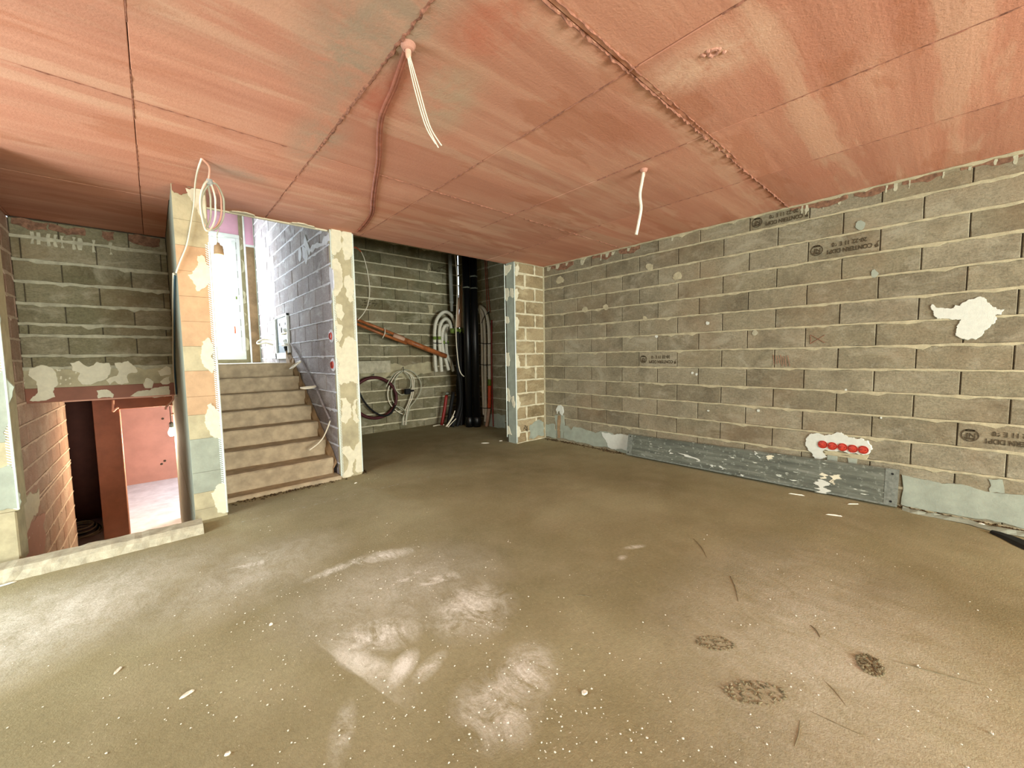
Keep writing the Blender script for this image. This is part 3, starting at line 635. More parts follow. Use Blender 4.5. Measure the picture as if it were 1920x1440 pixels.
block_wall(FW, 4.1, 8.1, .0, ZC, WW, 'block_red', 'mortar_pink', 6.92-.5*6, rough=1.3, bedh=.018)
block_wall(FW, 4.1, 8.1, ZL, .0, WW, 'block_red', 'mortar_pink', 6.92-.5*6, rough=1.3, bedh=.018)
patch(FW, [(-3, 945), (40, 955), (62, 925), (72, 915), (74, 940), (70, 962), (55, 985), (40, 1008), (25, 1030), (12, 1052), (-5, 1065)], 'plaster_cream', WW, t=.008)
patch(FW, [(48, 990), (68, 968), (85, 960), (80, 985), (86, 1005), (80, 1040), (40, 1052), (14, 1052), (26, 1030)], 'pink_wall', WW, name='primer_patch', t=.004)
mb = MB(); mb.box((-.945, 8.09, ZL), (-1.2, 8.1, ZC)); mb.obj('wall_core', 'red_dark', WW)
# wall nib at the head of the descending flight
FN = Face('y', 4.10, -1); XN = -.72
WN = empty('wall_nib', 'plastered wall end left of the descending flight, with metal bead', 'wall', kind='structure')
mb = MB(); mb.bbox((XL, 4.10, .36), (XN, 4.32, ZC), .004); mb.obj('end_face', 'plaster_base', WN)
mb = MB(); mb.bbox((XL, 4.085, 0), (XN-.01, 4.30, .36), .008); mb.obj('foot', 'plaster_base', WN)
bead(XN, .37, ZC, FN, 1, WN)
for pts in ([(-10, 700), (10, 690), (16, 760), (10, 830), (-10, 830)], [(-10, 880), (20, 870), (30, 900), (34, 955), (-10, 960)], [(-40, 560), (0, 590), (5, 640), (-30, 660)]): patch(FN, pts, 'plaster_grey', WN, t=.004)
# kerb at the head of the flight
mb = MB(); n = 26; vs = []
for i in range(n+1):
    x = -.80+(PX1+.03+.80)*i/n; w = lambda: random.uniform(-.006, .006)
    vs += [(x, 3.80+w()*.8, -.01), (x, 3.825+w(), .045+w()*.6), (x, 3.86+w(), .068+w()*.5), (x, 3.99+w(), .07+w()*.5), (x, 4.02+w(), .05), (x, 4.03, ZL)]
mb.add(vs, [(i*6+k, i*6+k+1, i*6+k+7, i*6+k+6) for i in range(n) for k in range(5)]+[tuple(range(6)), tuple(n*6+k for k in range(6))])
tag(mb.obj('kerb', 'concrete_pale'), 'rough pale concrete kerb at the head of the descending flight', 'kerb', kind='structure')
# descending steps (below the kerb)
ST2 = empty('descending_stairs', 'concrete flight going down behind the kerb', 'stairs', kind='structure')
for i in range(7):
    mb = MB(); mb.bbox((-.93, 4.03+.26*i, ZL), (PX1, 4.03+.26*(i+1), -.18*(i+1)+.002), .004); mb.obj('step', 'concrete_pale', ST2)

# ------------------------------------------------------------------ ascending stairs
ST = empty('concrete_stairs', 'bare concrete staircase rising to the bright hall', 'stairs')
for i in range(7):
    zt = .04+.178*(i+1); y0 = 4.63+.25*i
    mb = MB(); nx = 12
    y1 = (4.63+.25*(i+1)) if i < 6 else 6.45
    def row(y, z): return [(PX2+(1.44-PX2)*k/nx, y+random.uniform(-.003, .003), z+random.uniform(-.003, .003)) for k in range(nx+1)]
    R_ = [row(y0+.006, zt-.185), row(y0+.004, zt-.09), row(y0, zt-.012), row(y0+.012, zt), row(y1+.02, zt+.001), [(x, y1+.02, zt-.4) for x, _, _ in row(0, 0)]]
    vs = [p for r in R_ for p in r]; m_ = nx+1
    mb.add(vs, [(a*m_+k, a*m_+k+1, (a+1)*m_+k+1, (a+1)*m_+k) for a in range(5) for k in range(nx)])
    mb.add([(1.44, y0, zt-.185), (1.44, y0, zt), (1.44, y1, zt), (1.44, y1, zt-.4)], [(0, 1, 2, 3)])
    mb.obj('step', 'concrete', ST)
mb = MB(); mb.bbox((PX2, 4.46, -.01), (1.47, 4.66, .042), .012); mb.obj('base_strip', 'concrete', ST)
# mortar haunch between steps and wall
mb = MB(); vs = []
for i in range(30):
    y = 4.6+i*.065; z = .10+.712*(y-4.63); 
    vs += [(1.43, y, max(z-.12, 0)), (1.43, y, z+random.uniform(0, .03)), (1.47, y, z+.06+random.uniform(0, .06)), (1.475, y, z+.02)]
mb.add(vs, [(i*4+k, i*4+k+1, i*4+k+5, i*4+k+4) for i in range(29) for k in range(3)]); mb.obj('haunch', 'wood_brown', ST)
mb = MB(); mb.box((-1.0, 6.42, ZU-.2), (3.0, YW+.1, ZU-.002)); 
struct('floor_landing', 'pale concrete landing of the hall above', 'floor', mb, 'concrete_pale')
# loose dirt at the foot of the stairs and walls
def crumbs(name, label, pts, n, r0, r1, mat, spread):
    mb = MB()
    for _ in range(n):
        c = random.choice(pts); x, y = c[0]+random.gauss(0, spread), c[1]+random.gauss(0, spread); r = random.uniform(r0, r1); a0 = random.random()*6
        k = 5; b = [(x+r*random.uniform(.6, 1.3)*math.cos(a0+t*1.257), y+r*random.uniform(.6, 1.3)*math.sin(a0+t*1.257), .002) for t in range(k)]
        t_ = [(x+(p[0]-x)*.6, y+(p[1]-y)*.6, r*random.uniform(.3, .7)+.002) for p in b]
        mb.add(b+t_, [tuple(range(k, 2*k))]+[(i, (i+1) % k, (i+1) % k+k, i+k) for i in range(k)])
    o = mb.obj(name, mat); return tag(o, label, 'debris', kind='stuff')
line = lambda p, q, n: [(p[0]+(q[0]-p[0])*i/n, p[1]+(q[1]-p[1])*i/n) for i in range(n+1)]
crumbs('dirt_crumbs', 'brown crumbs of dirt swept along the foot of the walls', line((.5, 4.42), (1.45, 4.46), 30)+line((4.58, 2.9), (4.6, 4.3), 60)+line((4.55, -.9), (4.6, .25), 60)+line((1.75, 4.5), (1.8, 6.5), 20), 900, .004, .014, 'dirt', .03)
chips_pts = [tuple(at(random.uniform(-50, 1950), 830+610*random.random()**.8, 'z', 0))[:2] for _ in range(400)]
chips_pts = [p for p in chips_pts if p[1] < 4.3 and -2.3 < p[0] < 4.4 and p[1] > -1.8 and not (p[0] < .2 and p[1] > 3.75) and (p[0] < 1.5+.25*p[1] or random.random() < .35)]
hot = [(1.1, 2.0), (.9, 1.6), (1.0, 1.2), (.75, 2.3), (1.7, 4.25), (1.2, 2.5), (.3, 2.3), (.4, 1.2), (.9, .95)]
crumbs('plaster_crumbs', 'tiny white plaster crumbs scattered over the screed floor', [p for p in chips_pts]+[(h[0]+random.gauss(0, .25), h[1]+random.gauss(0, .25)) for h in hot*14 if True], 750, .0014, .0046, 'chip', .05)

# ------------------------------------------------------------------ hall above: window wall, ceiling
WH = empty('wall_hall', 'end wall of the hall above around the tall window', 'wall', kind='structure')
FH = Face('y', YW, -1)
wl, wr, wb, wt = .28, 1.262, ZU+.06, 3.56
mb = MB(); mb.box((1.33, YW-.09, ZU), (MX1, YW+.1, 3.36)); mb.obj('pier', 'wood_brown', WH)
mb = MB(); mb.box((1.262, YW, ZU), (1.34, YW+.12, 3.95)); mb.obj('jamb', 'plaster_base', WH)
mb = MB(); mb.box((wl-.2, YW+.02, wt), (MX1+.1, YW+.12, 3.95)); mb.obj('insulation_board', 'pink_foam', WH)
mb = MB(); mb.box((1.33, YW-.09, 3.40), (MX1, YW+.02, 3.95)); mb.obj('insulation_board', 'pink_foam', WH)
mb = MB(); mb.box((1.33, YW-.092, 3.36), (MX1, YW+.02, 3.40)); mb.obj('reveal_trim', 'white_trim', WH)
mb = MB(); mb.tube([(1.325, YW-.094, ZU), (1.325, YW-.094, 3.95)], .014, 6, 0); mb.obj('corner_bead', 'white_trim', WH)
for zz in (1.5, 1.95, 2.35, 2.9, 3.3):
    mb = MB(); 
    P = ragged([(1.268, zz), (1.31, zz+.03), (1.305, zz+.22), (1.27, zz+.25)], 2, .15)
    patch(FH, P, 'plaster_cream', WH, t=.01, px=False, depth=0)
mb = MB(); mb.box((-.6, YW, ZU-.3), (wl, YW+.12, 3.95)); mb.box((wl, YW, ZU-.3), (wr, YW+.12, wb)); mb.obj('wall_core', 'plaster_base', WH)
WIN = empty('window_1', 'tall white hall window at the top of the stairs', 'window', kind='structure')
mb = MB(); fy0, fy1 = YW-.02, YW+.05
for a_, b_ in (((wl, fy0, wb+.16), (wl+.07, fy1, wt-.07)), ((wr-.06, fy0, wb+.16), (wr, fy1, wt-.07)), ((wl, fy0, wt-.07), (wr, fy1, wt)), ((wl, fy0, wb), (wr, fy1, wb+.16))): mb.bbox(a_, b_, .006)
mb.obj('window_frame', 'white_trim', WIN)
mb = MB(); gx0, gx1, gz0, gz1 = wl+.07, wr-.06, wb+.16, wt-.07
for a_, b_ in (((gx0+.002, fy0-.02, gz0+.07), (gx0+.07, fy1-.01, gz1-.05)), ((gx1-.075, fy0-.02, gz0+.07), (gx1-.002, fy1-.01, gz1-.05)), ((gx0+.002, fy0-.02, gz1-.05), (gx1-.002, fy1-.01, gz1-.002)), ((gx0+.002, fy0-.02, gz0+.002), (gx1-.002, fy1-.01, gz0+.07))): mb.bbox(a_, b_, .006)
SASH = mb.obj('sash', 'white_trim', WIN)
mb = MB()
for zz in (1.75, 1.95, 2.2, 2.5, 2.8, 3.1, 3.3): mb.box((gx1-.004, fy0-.026, zz), (gx1+.004, fy0-.018, zz+.12))
mb.obj('seal_strip', 'grey_pipe', SASH)
mb = MB(); mb.box((gx0+.06, YW+.01, gz0+.06), (gx1-.06, YW+.018, gz1-.05)); mb.obj('pane', 'glass', SASH)
p = at(442, 618, 'y', YW); mb = MB(); mb.box((p.x-.02, YW+.004, p.z-.07), (p.x+.035, YW+.008, p.z+.06)); mb.obj('sticker', 'orange', SASH)
mb = MB(); mb.box((gx1-.05, fy0-.025, 2.42), (gx1-.03, fy0-.019, 2.47)); mb.obj('green_tab', 'green_tape', SASH)
mb = MB(); mb.box((-.6, YS-.1, 3.95), (MX1+.2, YW+.2, 4.05)); struct('ceiling_hall', 'pale ceiling of the hall above the stairs', 'ceiling', mb, 'plaster_grey')
mb = MB(); mb.box((PX1, YS, ZC+.03), (MX1+.1, YS+.1, 4.0)); struct('wall_hall_front', 'wall standing on the slab edge above the stairs', 'wall', mb, 'plaster_grey')

# ------------------------------------------------------------------ room below
mb = MB(); mb.box((-3.0, 5.7, ZL-.1), (PX1, 8.2, ZL)); mb.box((-3.0, 8.2, ZL-.1), (2.6, 11.9, ZL)); struct('floor_lower', 'pale dusty floor of the room below', 'floor', mb, 'floor_low')
WD = empty('wall_lower', 'dark red concrete wall with doorway in the room below', 'wall', kind='structure')
YD = 8.2; dx0, dx1 = -.69, -.418
mb = MB(); mb.bbox((dx0, YD, ZL), (dx1, YD+.2, .95), .004); mb.obj('pier', 'red_paint', WD)
mb = MB(); mb.bbox((dx0, YD-.002, .64), (PX1+.02, YD+.2, .95), .004); mb.obj('door_lintel', 'red_paint', WD)
mb = MB(); mb.tube([(dx1, YD-.004, ZL), (dx1, YD-.004, .64)], .008, 6, 0); mb.obj('corner_bead', 'cable_pink', WD)
mb = MB(); mb.box((-3.0, 11.7, ZL), (2.6, 11.8, 1.0)); mb.box((2.5, 8.4, ZL), (2.6, 9.2, 1.0)); mb.box((2.5, 10.6, ZL), (2.6, 11.8, 1.0)); mb.obj('room_wall', 'pink_wall', WD)
mb = MB(); mb.box((PX1+.02, YD, ZL), (2.6, YD+.2, 1.0)); mb.box((-.69, 8.4, ZL), (-.60, 11.8, 1.0)); mb.obj('room_wall', 'pink_wall', WD)
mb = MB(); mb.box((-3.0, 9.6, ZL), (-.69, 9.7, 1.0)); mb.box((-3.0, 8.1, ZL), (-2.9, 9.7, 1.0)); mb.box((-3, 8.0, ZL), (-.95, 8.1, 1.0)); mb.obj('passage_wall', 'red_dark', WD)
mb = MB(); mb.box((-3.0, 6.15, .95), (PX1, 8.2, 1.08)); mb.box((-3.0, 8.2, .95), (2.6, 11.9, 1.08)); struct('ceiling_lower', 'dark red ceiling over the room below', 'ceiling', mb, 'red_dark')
for px_, py_ in ((305, 785), (309, 864), (303, 870)):
    p = at(px_, py_, 'y', 11.7); mb = MB(); mb.lathe((p.x, 11.7, p.z), (0, -1, 0), [(0, .025), (.006, .022), (.007, .01)], 8); mb.obj('tie_hole', 'joint_dark', WD)

# ------------------------------------------------------------------ shell behind the photographer
WX = empty('wall_front', 'block wall behind the viewer with wide garden door opening', 'wall', kind='structure')
mb = MB(); mb.box((XL-.2, YB-.2, 0), (-.25, YB, ZC)); mb.box((3.45, YB-.2, 0), (XR+.2, YB, ZC)); mb.box((-.25, YB-.2, 2.3), (3.45, YB, ZC)); mb.box((-.25, YB-.2, -.1), (3.45, YB, .03)); mb.obj('wall_core', 'plaster_base', WX)
WY = empty('wall_far_left', 'block wall left of the viewer with a window opening', 'wall', kind='structure')
mb = MB(); mb.box((XL-.2, YB, 0), (XL, 1.85, ZC)); mb.box((XL-.2, 3.65, 0), (XL, 4.3, ZC)); mb.box((XL-.2, 1.85, 2.2), (XL, 3.65, ZC)); mb.box((XL-.2, 1.85, -.1), (XL, 3.65, .5)); mb.obj('wall_core', 'plaster_base', WY)

# ================================================================== things
def fz_(px_, py_, z=0): return at(px_, py_, 'z', z)
# scaffold plank leaning along the right wall
PL = empty('scaffold_plank', 'long scuffed grey scaffold plank leaning against the right wall', 'plank')
ya, yb = 2.80, .252
def plk(u, h, off): # u 0..1 along, h 0..1 up, leaning face
    y = ya+(yb-ya)*u; hh = .262+.045*u; return Vector((4.555+.055*h-off*.98, y, .012+hh*h+off*.2))
n = 24; mb = MB(); vs = []
for i in range(n+1):
    u = i/n; w = .002*math.sin(u*9)
    vs += [plk(u, 0, 0), plk(u, 0, .028+w), plk(u, .06, .034+w), plk(u, .94, .034+w), plk(u, 1, .028+w), plk(u, 1, 0)]
mb.add(vs, [(i*6+k, i*6+k+1, i*6+k+7, i*6+k+6) for i in range(n) for k in range(5)]+[tuple(range(6)), tuple(n*6+k for k in range(6))]); mb.obj('board', 'plank', PL)
mb = MB()
for u0, u1 in ((.0, .5), (.52, 1.)): mb.add([plk(u0, 0, .036), plk(u1, 0, .036), plk(u1, .05, .037), plk(u0, .05, .037), plk(u0, 0, .0), plk(u1, 0, .0)], [(0, 1, 2, 3), (0, 1, 5, 4)])
mb.obj('edge_strip', 'galv', PL)
for u0, u1 in ((0, .028), (.968, 1.)):
    mb = MB(); mb.add([plk(u0, .01, .0375), plk(u1, .01, .0375), plk(u1, .99, .0375), plk(u0, .99, .0375)], [(0, 1, 2, 3)]); mb.obj('end_cap', 'galv', PL)
for u, h in ((.012, .9), (.010, .12), (.985, .86), (.985, .12)):
    mb = MB(); c = plk(u, h, .038); nrm = (plk(u, h, .1)-plk(u, h, 0)).normalized(); mb.lathe(c, nrm, [(0, .009), (.0012, .009)], 10); mb.obj('bolt_hole', 'black_rubber', PL)
def plk_patch(pts, mat):
    P = ragged(pts, 3, .14); tri = tessellate_polygon([[Vector((p.x, p.y, 0)) for p in P]]); n = len(P)
    mb = MB(); mb.add([plk(p.x, p.y, .033) for p in P]+[plk(p.x, p.y, .039) for p in P], [(a+n, b+n, c+n) for a, b, c in tri]+[(i, (i+1) % n, (i+1) % n+n, i+n) for i in range(n)]); mb.obj('mortar_splash', mat, PL)
FPK = Face('x', 4.545, -1)
def pk(x, y):
    u_, z_ = FPK.px(x, y); t = (u_-ya)/(yb-ya); return (t, (z_-.012)/(.262+.045*t))
for pts, mt in (([(1535, 904), (1540, 900), (1548, 903), (1554, 910), (1552, 918), (1552, 926), (1542, 925), (1528, 922), (1527, 915), (1535, 911)], 'plaster_white'), ([(1561, 910), (1561, 898), (1566, 892), (1577, 892), (1578, 900), (1572, 911), (1567, 900), (1564, 909)], 'plaster_cream'), ([(1538, 890), (1543, 888), (1544, 896), (1538, 899)], 'plaster_cream'), ([(1254, 846), (1260, 845), (1262, 851), (1256, 852)], 'plaster_white'), ([(1437, 857), (1445, 855), (1448, 862), (1440, 865)], 'plaster_cream'), ([(1332, 872), (1336, 872), (1337, 876), (1333, 877)], 'plaster_white'), ([(1347, 873), (1352, 874), (1355, 880), (1350, 881)], 'plaster_white'), ([(1270, 850), (1290, 854), (1306, 860), (1307, 866), (1300, 860), (1285, 857)], 'plaster_white'), ([(1390, 889), (1396, 892), (1394, 894), (1389, 891)], 'plaster_white'), ([(1414, 848), (1420, 853), (1421, 861), (1416, 855)], 'plaster_white')):
    plk_patch([pk(*p) for p in pts], mt)

# five red wall boxes
names5 = ['leftmost', 'second from left', 'middle one', 'fourth from left', 'rightmost']
for i, (px_, py_) in enumerate(((1543, 833), (1561, 836), (1580, 838), (1599, 841), (1619, 843))):
    p = at(px_, py_, 'x', XR); B = empty('socket_box', f'round red wall box, {names5[i]} of the five low on the right wall', 'wall box', 'row of red wall boxes')
    mb = MB(); mb.lathe((XR-.004, p.y, p.z), (-1, 0, 0), [(0, .036), (.012, .036), (.013, .033), (.008, .031), (.007, .006)], 20); mb.obj('box_rim', 'socket_red', B)
    mb = MB(); mb.lathe((XR-.012, p.y, p.z), (-1, 0, 0), [(0, .029), (.004, .027), (.006, .012)], 16); mb.obj('cover', 'socket_red', B)
    for sgn in (-1, 1): mb = MB(); mb.lathe((XR-.015, p.y+sgn*.018, p.z), (-1, 0, 0), [(0, .004), (.005, .004)], 8); mb.obj('screw_post', 'pipe_red', B)
    if i < 4: mb = MB(); mb.bbox((XR-.014, p.y-.045, p.z-.011), (XR, p.y-.028, p.z+.009), .002); mb.obj('connector', 'pipe_red', B)
# two red boxes at the stair wall beside the middle pillar
for i, (px_, py_) in enumerate(((622, 630), (625, 684))):
    p = at(px_, py_, 'x', MX1); B = empty('socket_box', ('upper' if i == 0 else 'lower')+' red wall box on the stair wall beside the middle pillar', 'wall box', 'red wall boxes on the stair wall')
    mb = MB(); mb.lathe((MX1-.002, p.y, p.z), (-1, 0, 0), [(0, .075), (.006, .07), (.008, .045)], 14); mb.obj('plaster_collar', 'mortar_hall', B)
    mb = MB(); mb.lathe((MX1-.006, p.y, p.z), (-1, 0, 0), [(0, .042), (.014, .042), (.015, .037), (.007, .035), (.006, .004)], 18); mb.obj('box_rim', 'socket_red', B)
    mb = MB(); mb.lathe((MX1-.013, p.y, p.z), (-1, 0, 0), [(0, .034), (.001, .034)], 14); mb.obj('box_floor', 'pipe_red', B)

# heating manifold box in the stair wall
BX = empty('manifold_box', 'open metal heating manifold box set into the stair wall', 'manifold box')
y0, y1, z0, z1 = 6.40, 7.20, 1.345, 2.0
mb = MB(); fw = .035
for a_, b_ in (((MX1-.03, y0, z0), (MX1+.01, y0+fw, z1)), ((MX1-.03, y1-fw-.03, z0), (MX1+.01, y1, z1)), ((MX1-.03, y0, z1-fw), (MX1+.01, y1, z1)), ((MX1-.03, y0, z0), (MX1+.01, y1, z0+.09))): mb.bbox(a_, b_, .003)
mb.obj('frame', 'white_trim', BX)
mb = MB(); mb.box((MX1-.004, y0+.03, z0+.08), (MX1-.0035, y1-.06, z1-.03)); mb.obj('back_plate', 'cable_blue', BX)
for zz in (1.55, 1.72):
    mb = MB(); mb.tube([(MX1-.02, y0+.05, zz), (MX1-.02, y0+.36, zz)], .016, 10, 0); mb.obj('manifold_bar', 'brass', BX)
for zz, yy in ((1.56, 6.48), (1.60, 6.53), (1.76, 6.50)):
    mb = MB(); mb.lathe((MX1-.03, yy, zz), (-.4, -.2, 1), [(-.03, .022), (-.02, .03), (.02, .03), (.03, .02)], 12); mb.obj('valve_cap', 'white_trim', BX)
for zz, yy, r in ((1.87, 6.95, .03), (1.78, 6.85, .05), (1.86, 6.6, .025)):
    mb = MB(); mb.lathe((MX1-.004, yy, zz), (-1, 0, 0), [(0, r), (.003, r*.9)], 14); mb.obj('knockout', 'joint_dark', BX)
mb = MB(); mb.tube([(MX1-.02, 6.5, 1.46), (MX1-.03, 6.52, 1.52)], .03, 8, 0); mb.obj('flow_meter', 'black_plastic', BX)

# cables on the stair wall
def cable(name, label, pts, r, mat, cat='cable', n=7, smooth=8, group=None):
    mb = MB(); mb.tube(pts, r, n, smooth); return tag(mb.obj(name, mat, smooth=True), label, cat, group)
sw = lambda x, y, d=.02: at(x, y, 'x', MX1-d)
cable('cable_loop', 'white cable loop poking from the stair wall by the top step', [sw(565, 676), sw(556, 681, .05), sw(546, 689, .12), sw(544, 692, .13), sw(550, 689, .12), sw(560, 681, .06), sw(566, 677)], .010, 'cable_white')
cable('cable_loop', 'short white cable stub poking from the stair wall above the fourth step', [sw(592, 724), sw(585, 725, .07), sw(575, 726, .13), sw(564, 727.5, .2), sw(570, 728.5, .18), sw(586, 727, .08), sw(592, 725)], .010, 'cable_white')
cable('wall_cable', 'white cable end bending out of the stair wall over the lower steps', [at(619, 789, 'x', 1.45), at(614, 803, 'x', 1.42), at(606, 820, 'x', 1.38), at(596, 832, 'x', 1.32), at(580, 844, 'x', 1.22)], .007, 'cable_white')
cable('cable_loop', 'thin white cable loop beside the manifold box', [sw(517, 637), sw(505, 637, .06), sw(492, 637, .15), sw(483, 641, .2), sw(484, 645, .2), sw(498, 643, .12), sw(512, 647)], .012, 'cable_white')
cable('wall_cable', 'grey conduit running from the manifold box down the stair wall', [sw(546, 645), sw(556, 660), sw(566, 677), sw(580, 703), sw(592, 727), sw(606, 760), sw(618, 785)], .012, 'block_hall')

# ------------------------------------------------------------------ hanging ceiling cables
def ceil_box(name, label, c, r=.03):
    B = empty(name, label, 'ceiling box')
    mb = MB(); mb.lathe((c.x, c.y, ZC+.003), (0, 0, -1), [(0, r*1.15), (.006, r*1.1), (.010, r), (.022, r*.8), (.026, r*.55), (.018, r*.5)], 18); mb.obj('box_rim', 'pink_wall', B)
    mb = MB(); mb.lathe((c.x, c.y, ZC-.012), (0, 0, -1), [(0, r*.5), (.03, r*.42), (.045, r*.25)], 12); mb.obj('cable_gland', 'cable_pink', B)
    return B
A = Vector((.923, 1.677, ZC)); Bp = Vector((2.829, 1.612, ZC))
ceil_box('ceiling_box', 'pink white ceiling outlet with three thin wires, near the middle of the ceiling', A)
ends = [(817, 270), (822, 277), (828, 273)]
WIRE = empty('hanging_wires', 'bundle of three thin cream wires hanging from the middle ceiling outlet', 'cable')
for k, (ex, ey) in enumerate(ends):
    dd = (A-Vector((0, 0, EYE))).dot(_f)
    q = lambda x, y: Vector((0, 0, EYE))+(_f+_r*((x-960)/FPX)+_u*((720-y)/FPX))*dd
    o = (k-1)*4.2
    mb = MB(); mb.tube([A+Vector((0, 0, -.02)), q(768+o*.6, 112), q(780+o, 160), q(795+o, 215), q(806+o, 245), q(ex, ey)], .0028, 6, 8); mb.obj('wire', 'cable_white', WIRE, True)
ceil_box('ceiling_box', 'small white ceiling outlet with one thick cream cable, nearer the right wall', Bp, .026)
dd = (Bp-Vector((0, 0, EYE))).dot(_f)
cable('hanging_cable', 'single thick cream cable hanging from the ceiling nearer the right wall', [Bp+Vector((0, 0, -.01)), q(1203, 340) if False else Vector((0, 0, EYE))+(_f+_r*((1204-960)/FPX)+_u*((720-340)/FPX))*dd]+[Vector((0, 0, EYE))+(_f+_r*((x-960)/FPX)+_u*((720-y)/FPX))*dd for x, y in ((1200, 365), (1202, 390), (1198, 415), (1193, 440))], .011, 'cable_white', n=8)
HC = at(1338, 98, 'z', ZC)
B = empty('ceiling_box', 'broken ceiling outlet hole with plaster crumbs, right of the long ceiling joint', 'ceiling box')
mb = MB(); mb.lathe((HC.x, HC.y, ZC+.003), (0, 0, -1), [(0, .03), (.008, .028), (.010, .018), (.004, .012)], 9); mb.obj('box_rim', 'pink_wall', B)
mb = MB()
for k in range(7): mb.lathe((HC.x+random.uniform(-.04, .04), HC.y+random.uniform(-.04, .04), ZC+.003), (random.uniform(-.3, .3), random.uniform(-.3, .3), -1), [(0, .012), (.009, .008), (.012, .003)], 6)
mb.obj('plaster_lump', 'pink_wall', B)
# cable set into the ceiling from the outlet to the middle pillar
zc = lambda x, y: at(x, y, 'z', ZC-.004)
RUN = empty('ceiling_cable_run', 'red brown pair of cables fixed along the ceiling from outlet to middle pillar', 'cable run')
for off in (-2.2, 2.2):
    mb = MB(); mb.tube([zc(762+off, 95), zc(750+off, 130), zc(738+off, 165), zc(722+off, 200), zc(714+off, 225), zc(711+off, 260), zc(710+off, 300), zc(704+off, 340), zc(700+off, 370), zc(697+off, 400), zc(685+off, 420), zc(672+off, 434)], .011, 7, 6); mb.obj('cable', 'cable_brown', RUN, True)
# ------------------------------------------------------------------ coil, lamp at the left pillar
hk = at(378, 297, 'z', ZC); Y0 = 3.62
cy = lambda x, y, Y=Y0: at(x, y, 'y', Y)
CO = empty('cable_coil', 'coil of grey cable hanging from the ceiling before the left pillar', 'cable coil')
loops = [(386, 384, 9, 44, 3.62), (390, 386, 14, 47, 3.60), (396, 385, 19, 46, 3.65), (399, 387, 21, 44, 3.63)]
for k, (cx_, cy_, rx, ry, Y) in enumerate(loops):
    mb = MB(); mb.tube([cy(cx_+rx*math.cos(t*math.pi/10)+1.2*math.sin(t), cy_+ry*math.sin(t*math.pi/10), Y+.02*math.sin(t*.9)) for t in range(20)], .0062, 7, 4, closed=True); mb.obj('cable_loop', ['cable_grey', 'cable_white', 'cable_pink', 'cable_grey'][k], CO, True)
mb = MB(); mb.tube([hk, cy(392, 312, 3.55), cy(392, 330), cy(388, 345)], .007, 7, 6); mb.obj('cable_lead', 'cable_pink', CO, True)
mb = MB(); mb.lathe(cy(393, 342), (0, 0, 1), [(-.02, .018), (0, .022), (.02, .018)], 10); mb.obj('tie', 'grey_pipe', CO)
cable('wall_cable', 'thin cream cable running from the ceiling down the front of the left pillar', [hk+Vector((0, 0, .0)), cy(371, 318, 3.6), cy(366, 345, 3.9), at(364, 380, 'y', 4.09), at(358, 420, 'y', 4.10), at(350, 460, 'y', 4.105), at(338, 490, 'y', 4.108), at(330, 512, 'y', 4.11)], .006, 'cable_white')
PC = empty('conduit_pair', 'white and blue conduits fixed upright on the side of the left pillar', 'conduit')
sp = lambda x, y: at(x, y, 'x', PX1-.014)
mb = MB(); mb.tube([sp(326, 513), sp(325, 560), sp(325, 640), Vector((.166, 5.87, 1.35)), Vector((.166, 5.89, 1.1)), Vector((.166, 5.89, .93))], .010, 7, 4); mb.obj('conduit', 'cable_white', PC, True)
mb = MB(); mb.tube([Vector((.168, 4.24, 2.02)), Vector((.168, 4.62, 1.86)), Vector((.168, 5.36, 1.50)), Vector((.168, 5.80, 1.25)), Vector((.168, 5.84, .96))], .008, 7, 4); mb.obj('conduit', 'cable_blue', PC, True)
mb = MB(); mb.tube([at(324, 742, 'y', 5.9), at(325, 748, 'y', 5.88), at(319, 756, 'y', 5.86), at(311, 764, 'y', 5.86), at(311, 768, 'y', 5.86)], .009, 7, 4); mb.obj('cable_tail', 'cable_pink', PC, True)
LA = empty('lamp_holder', 'bare lamp holder with dim yellow bulb hanging before the hall window', 'lamp')
mb = MB(); mb.tube([cy(411, 428), cy(407, 440), cy(408, 456)], .004, 6, 4); mb.obj('flex', 'cable_grey', LA, True)
c0 = cy(409, 455)
mb = MB(); mb.lathe(c0, (0, 0, -1), [(0, .008), (.015, .012), (.022, .026), (.05, .030), (.085, .031)], 14); mb.obj('socket', 'wood_brown', LA, True)
mb = MB(); mb.lathe(c0+Vector((0, 0, -.085)), (0, 0, -1), [(0, .028), (.03, .029), (.045, .024), (.055, .012), (.058, .002)], 14); mb.obj('bulb', 'bulb_dim', LA, True)
l = bpy.data.lights.new('lamp_glow', 'POINT'); l.energy = 3.2; l.color = (1, .58, .32); l.shadow_soft_size = .03
o = bpy.data.objects.new('lamp_glow', l); COL.objects.link(o); o.parent = LA; o.location = c0+Vector((0, 0, -.19))
# ------------------------------------------------------------------ lower room lamp and cables
LB = empty('bare_bulb', 'glowing bare bulb in the doorway of the red room below', 'lamp')
p = at(322, 811, 'y', 8.34)
mb = MB(); mb.tube([Vector((p.x, p.y, .94)), p+Vector((0, 0, .16))], .006, 6, 0); mb.obj('flex', 'black_rubber', LB)
mb = MB(); mb.lathe(p+Vector((0, 0, .17)), (0, 0, -1), [(0, .015), (.02, .028), (.09, .03)], 12); mb.obj('socket', 'black_plastic', LB)
mb = MB(); mb.lathe(p+Vector((0, 0, .08)), (0, 0, -1), [(0, .02), (.03, .03), (.07, .045), (.11, .042), (.135, .022), (.14, .002)], 16); mb.obj('bulb', 'bulb_hot', LB, True)
l = bpy.data.lights.new('bulb_glow', 'POINT'); l.energy = 60; l.color = (1, .8, .58); l.shadow_soft_size = .06
o = bpy.data.objects.new('bulb_glow', l); COL.objects.link(o); o.parent = LB; o.location = p+Vector((-.10, -.05, -.06))
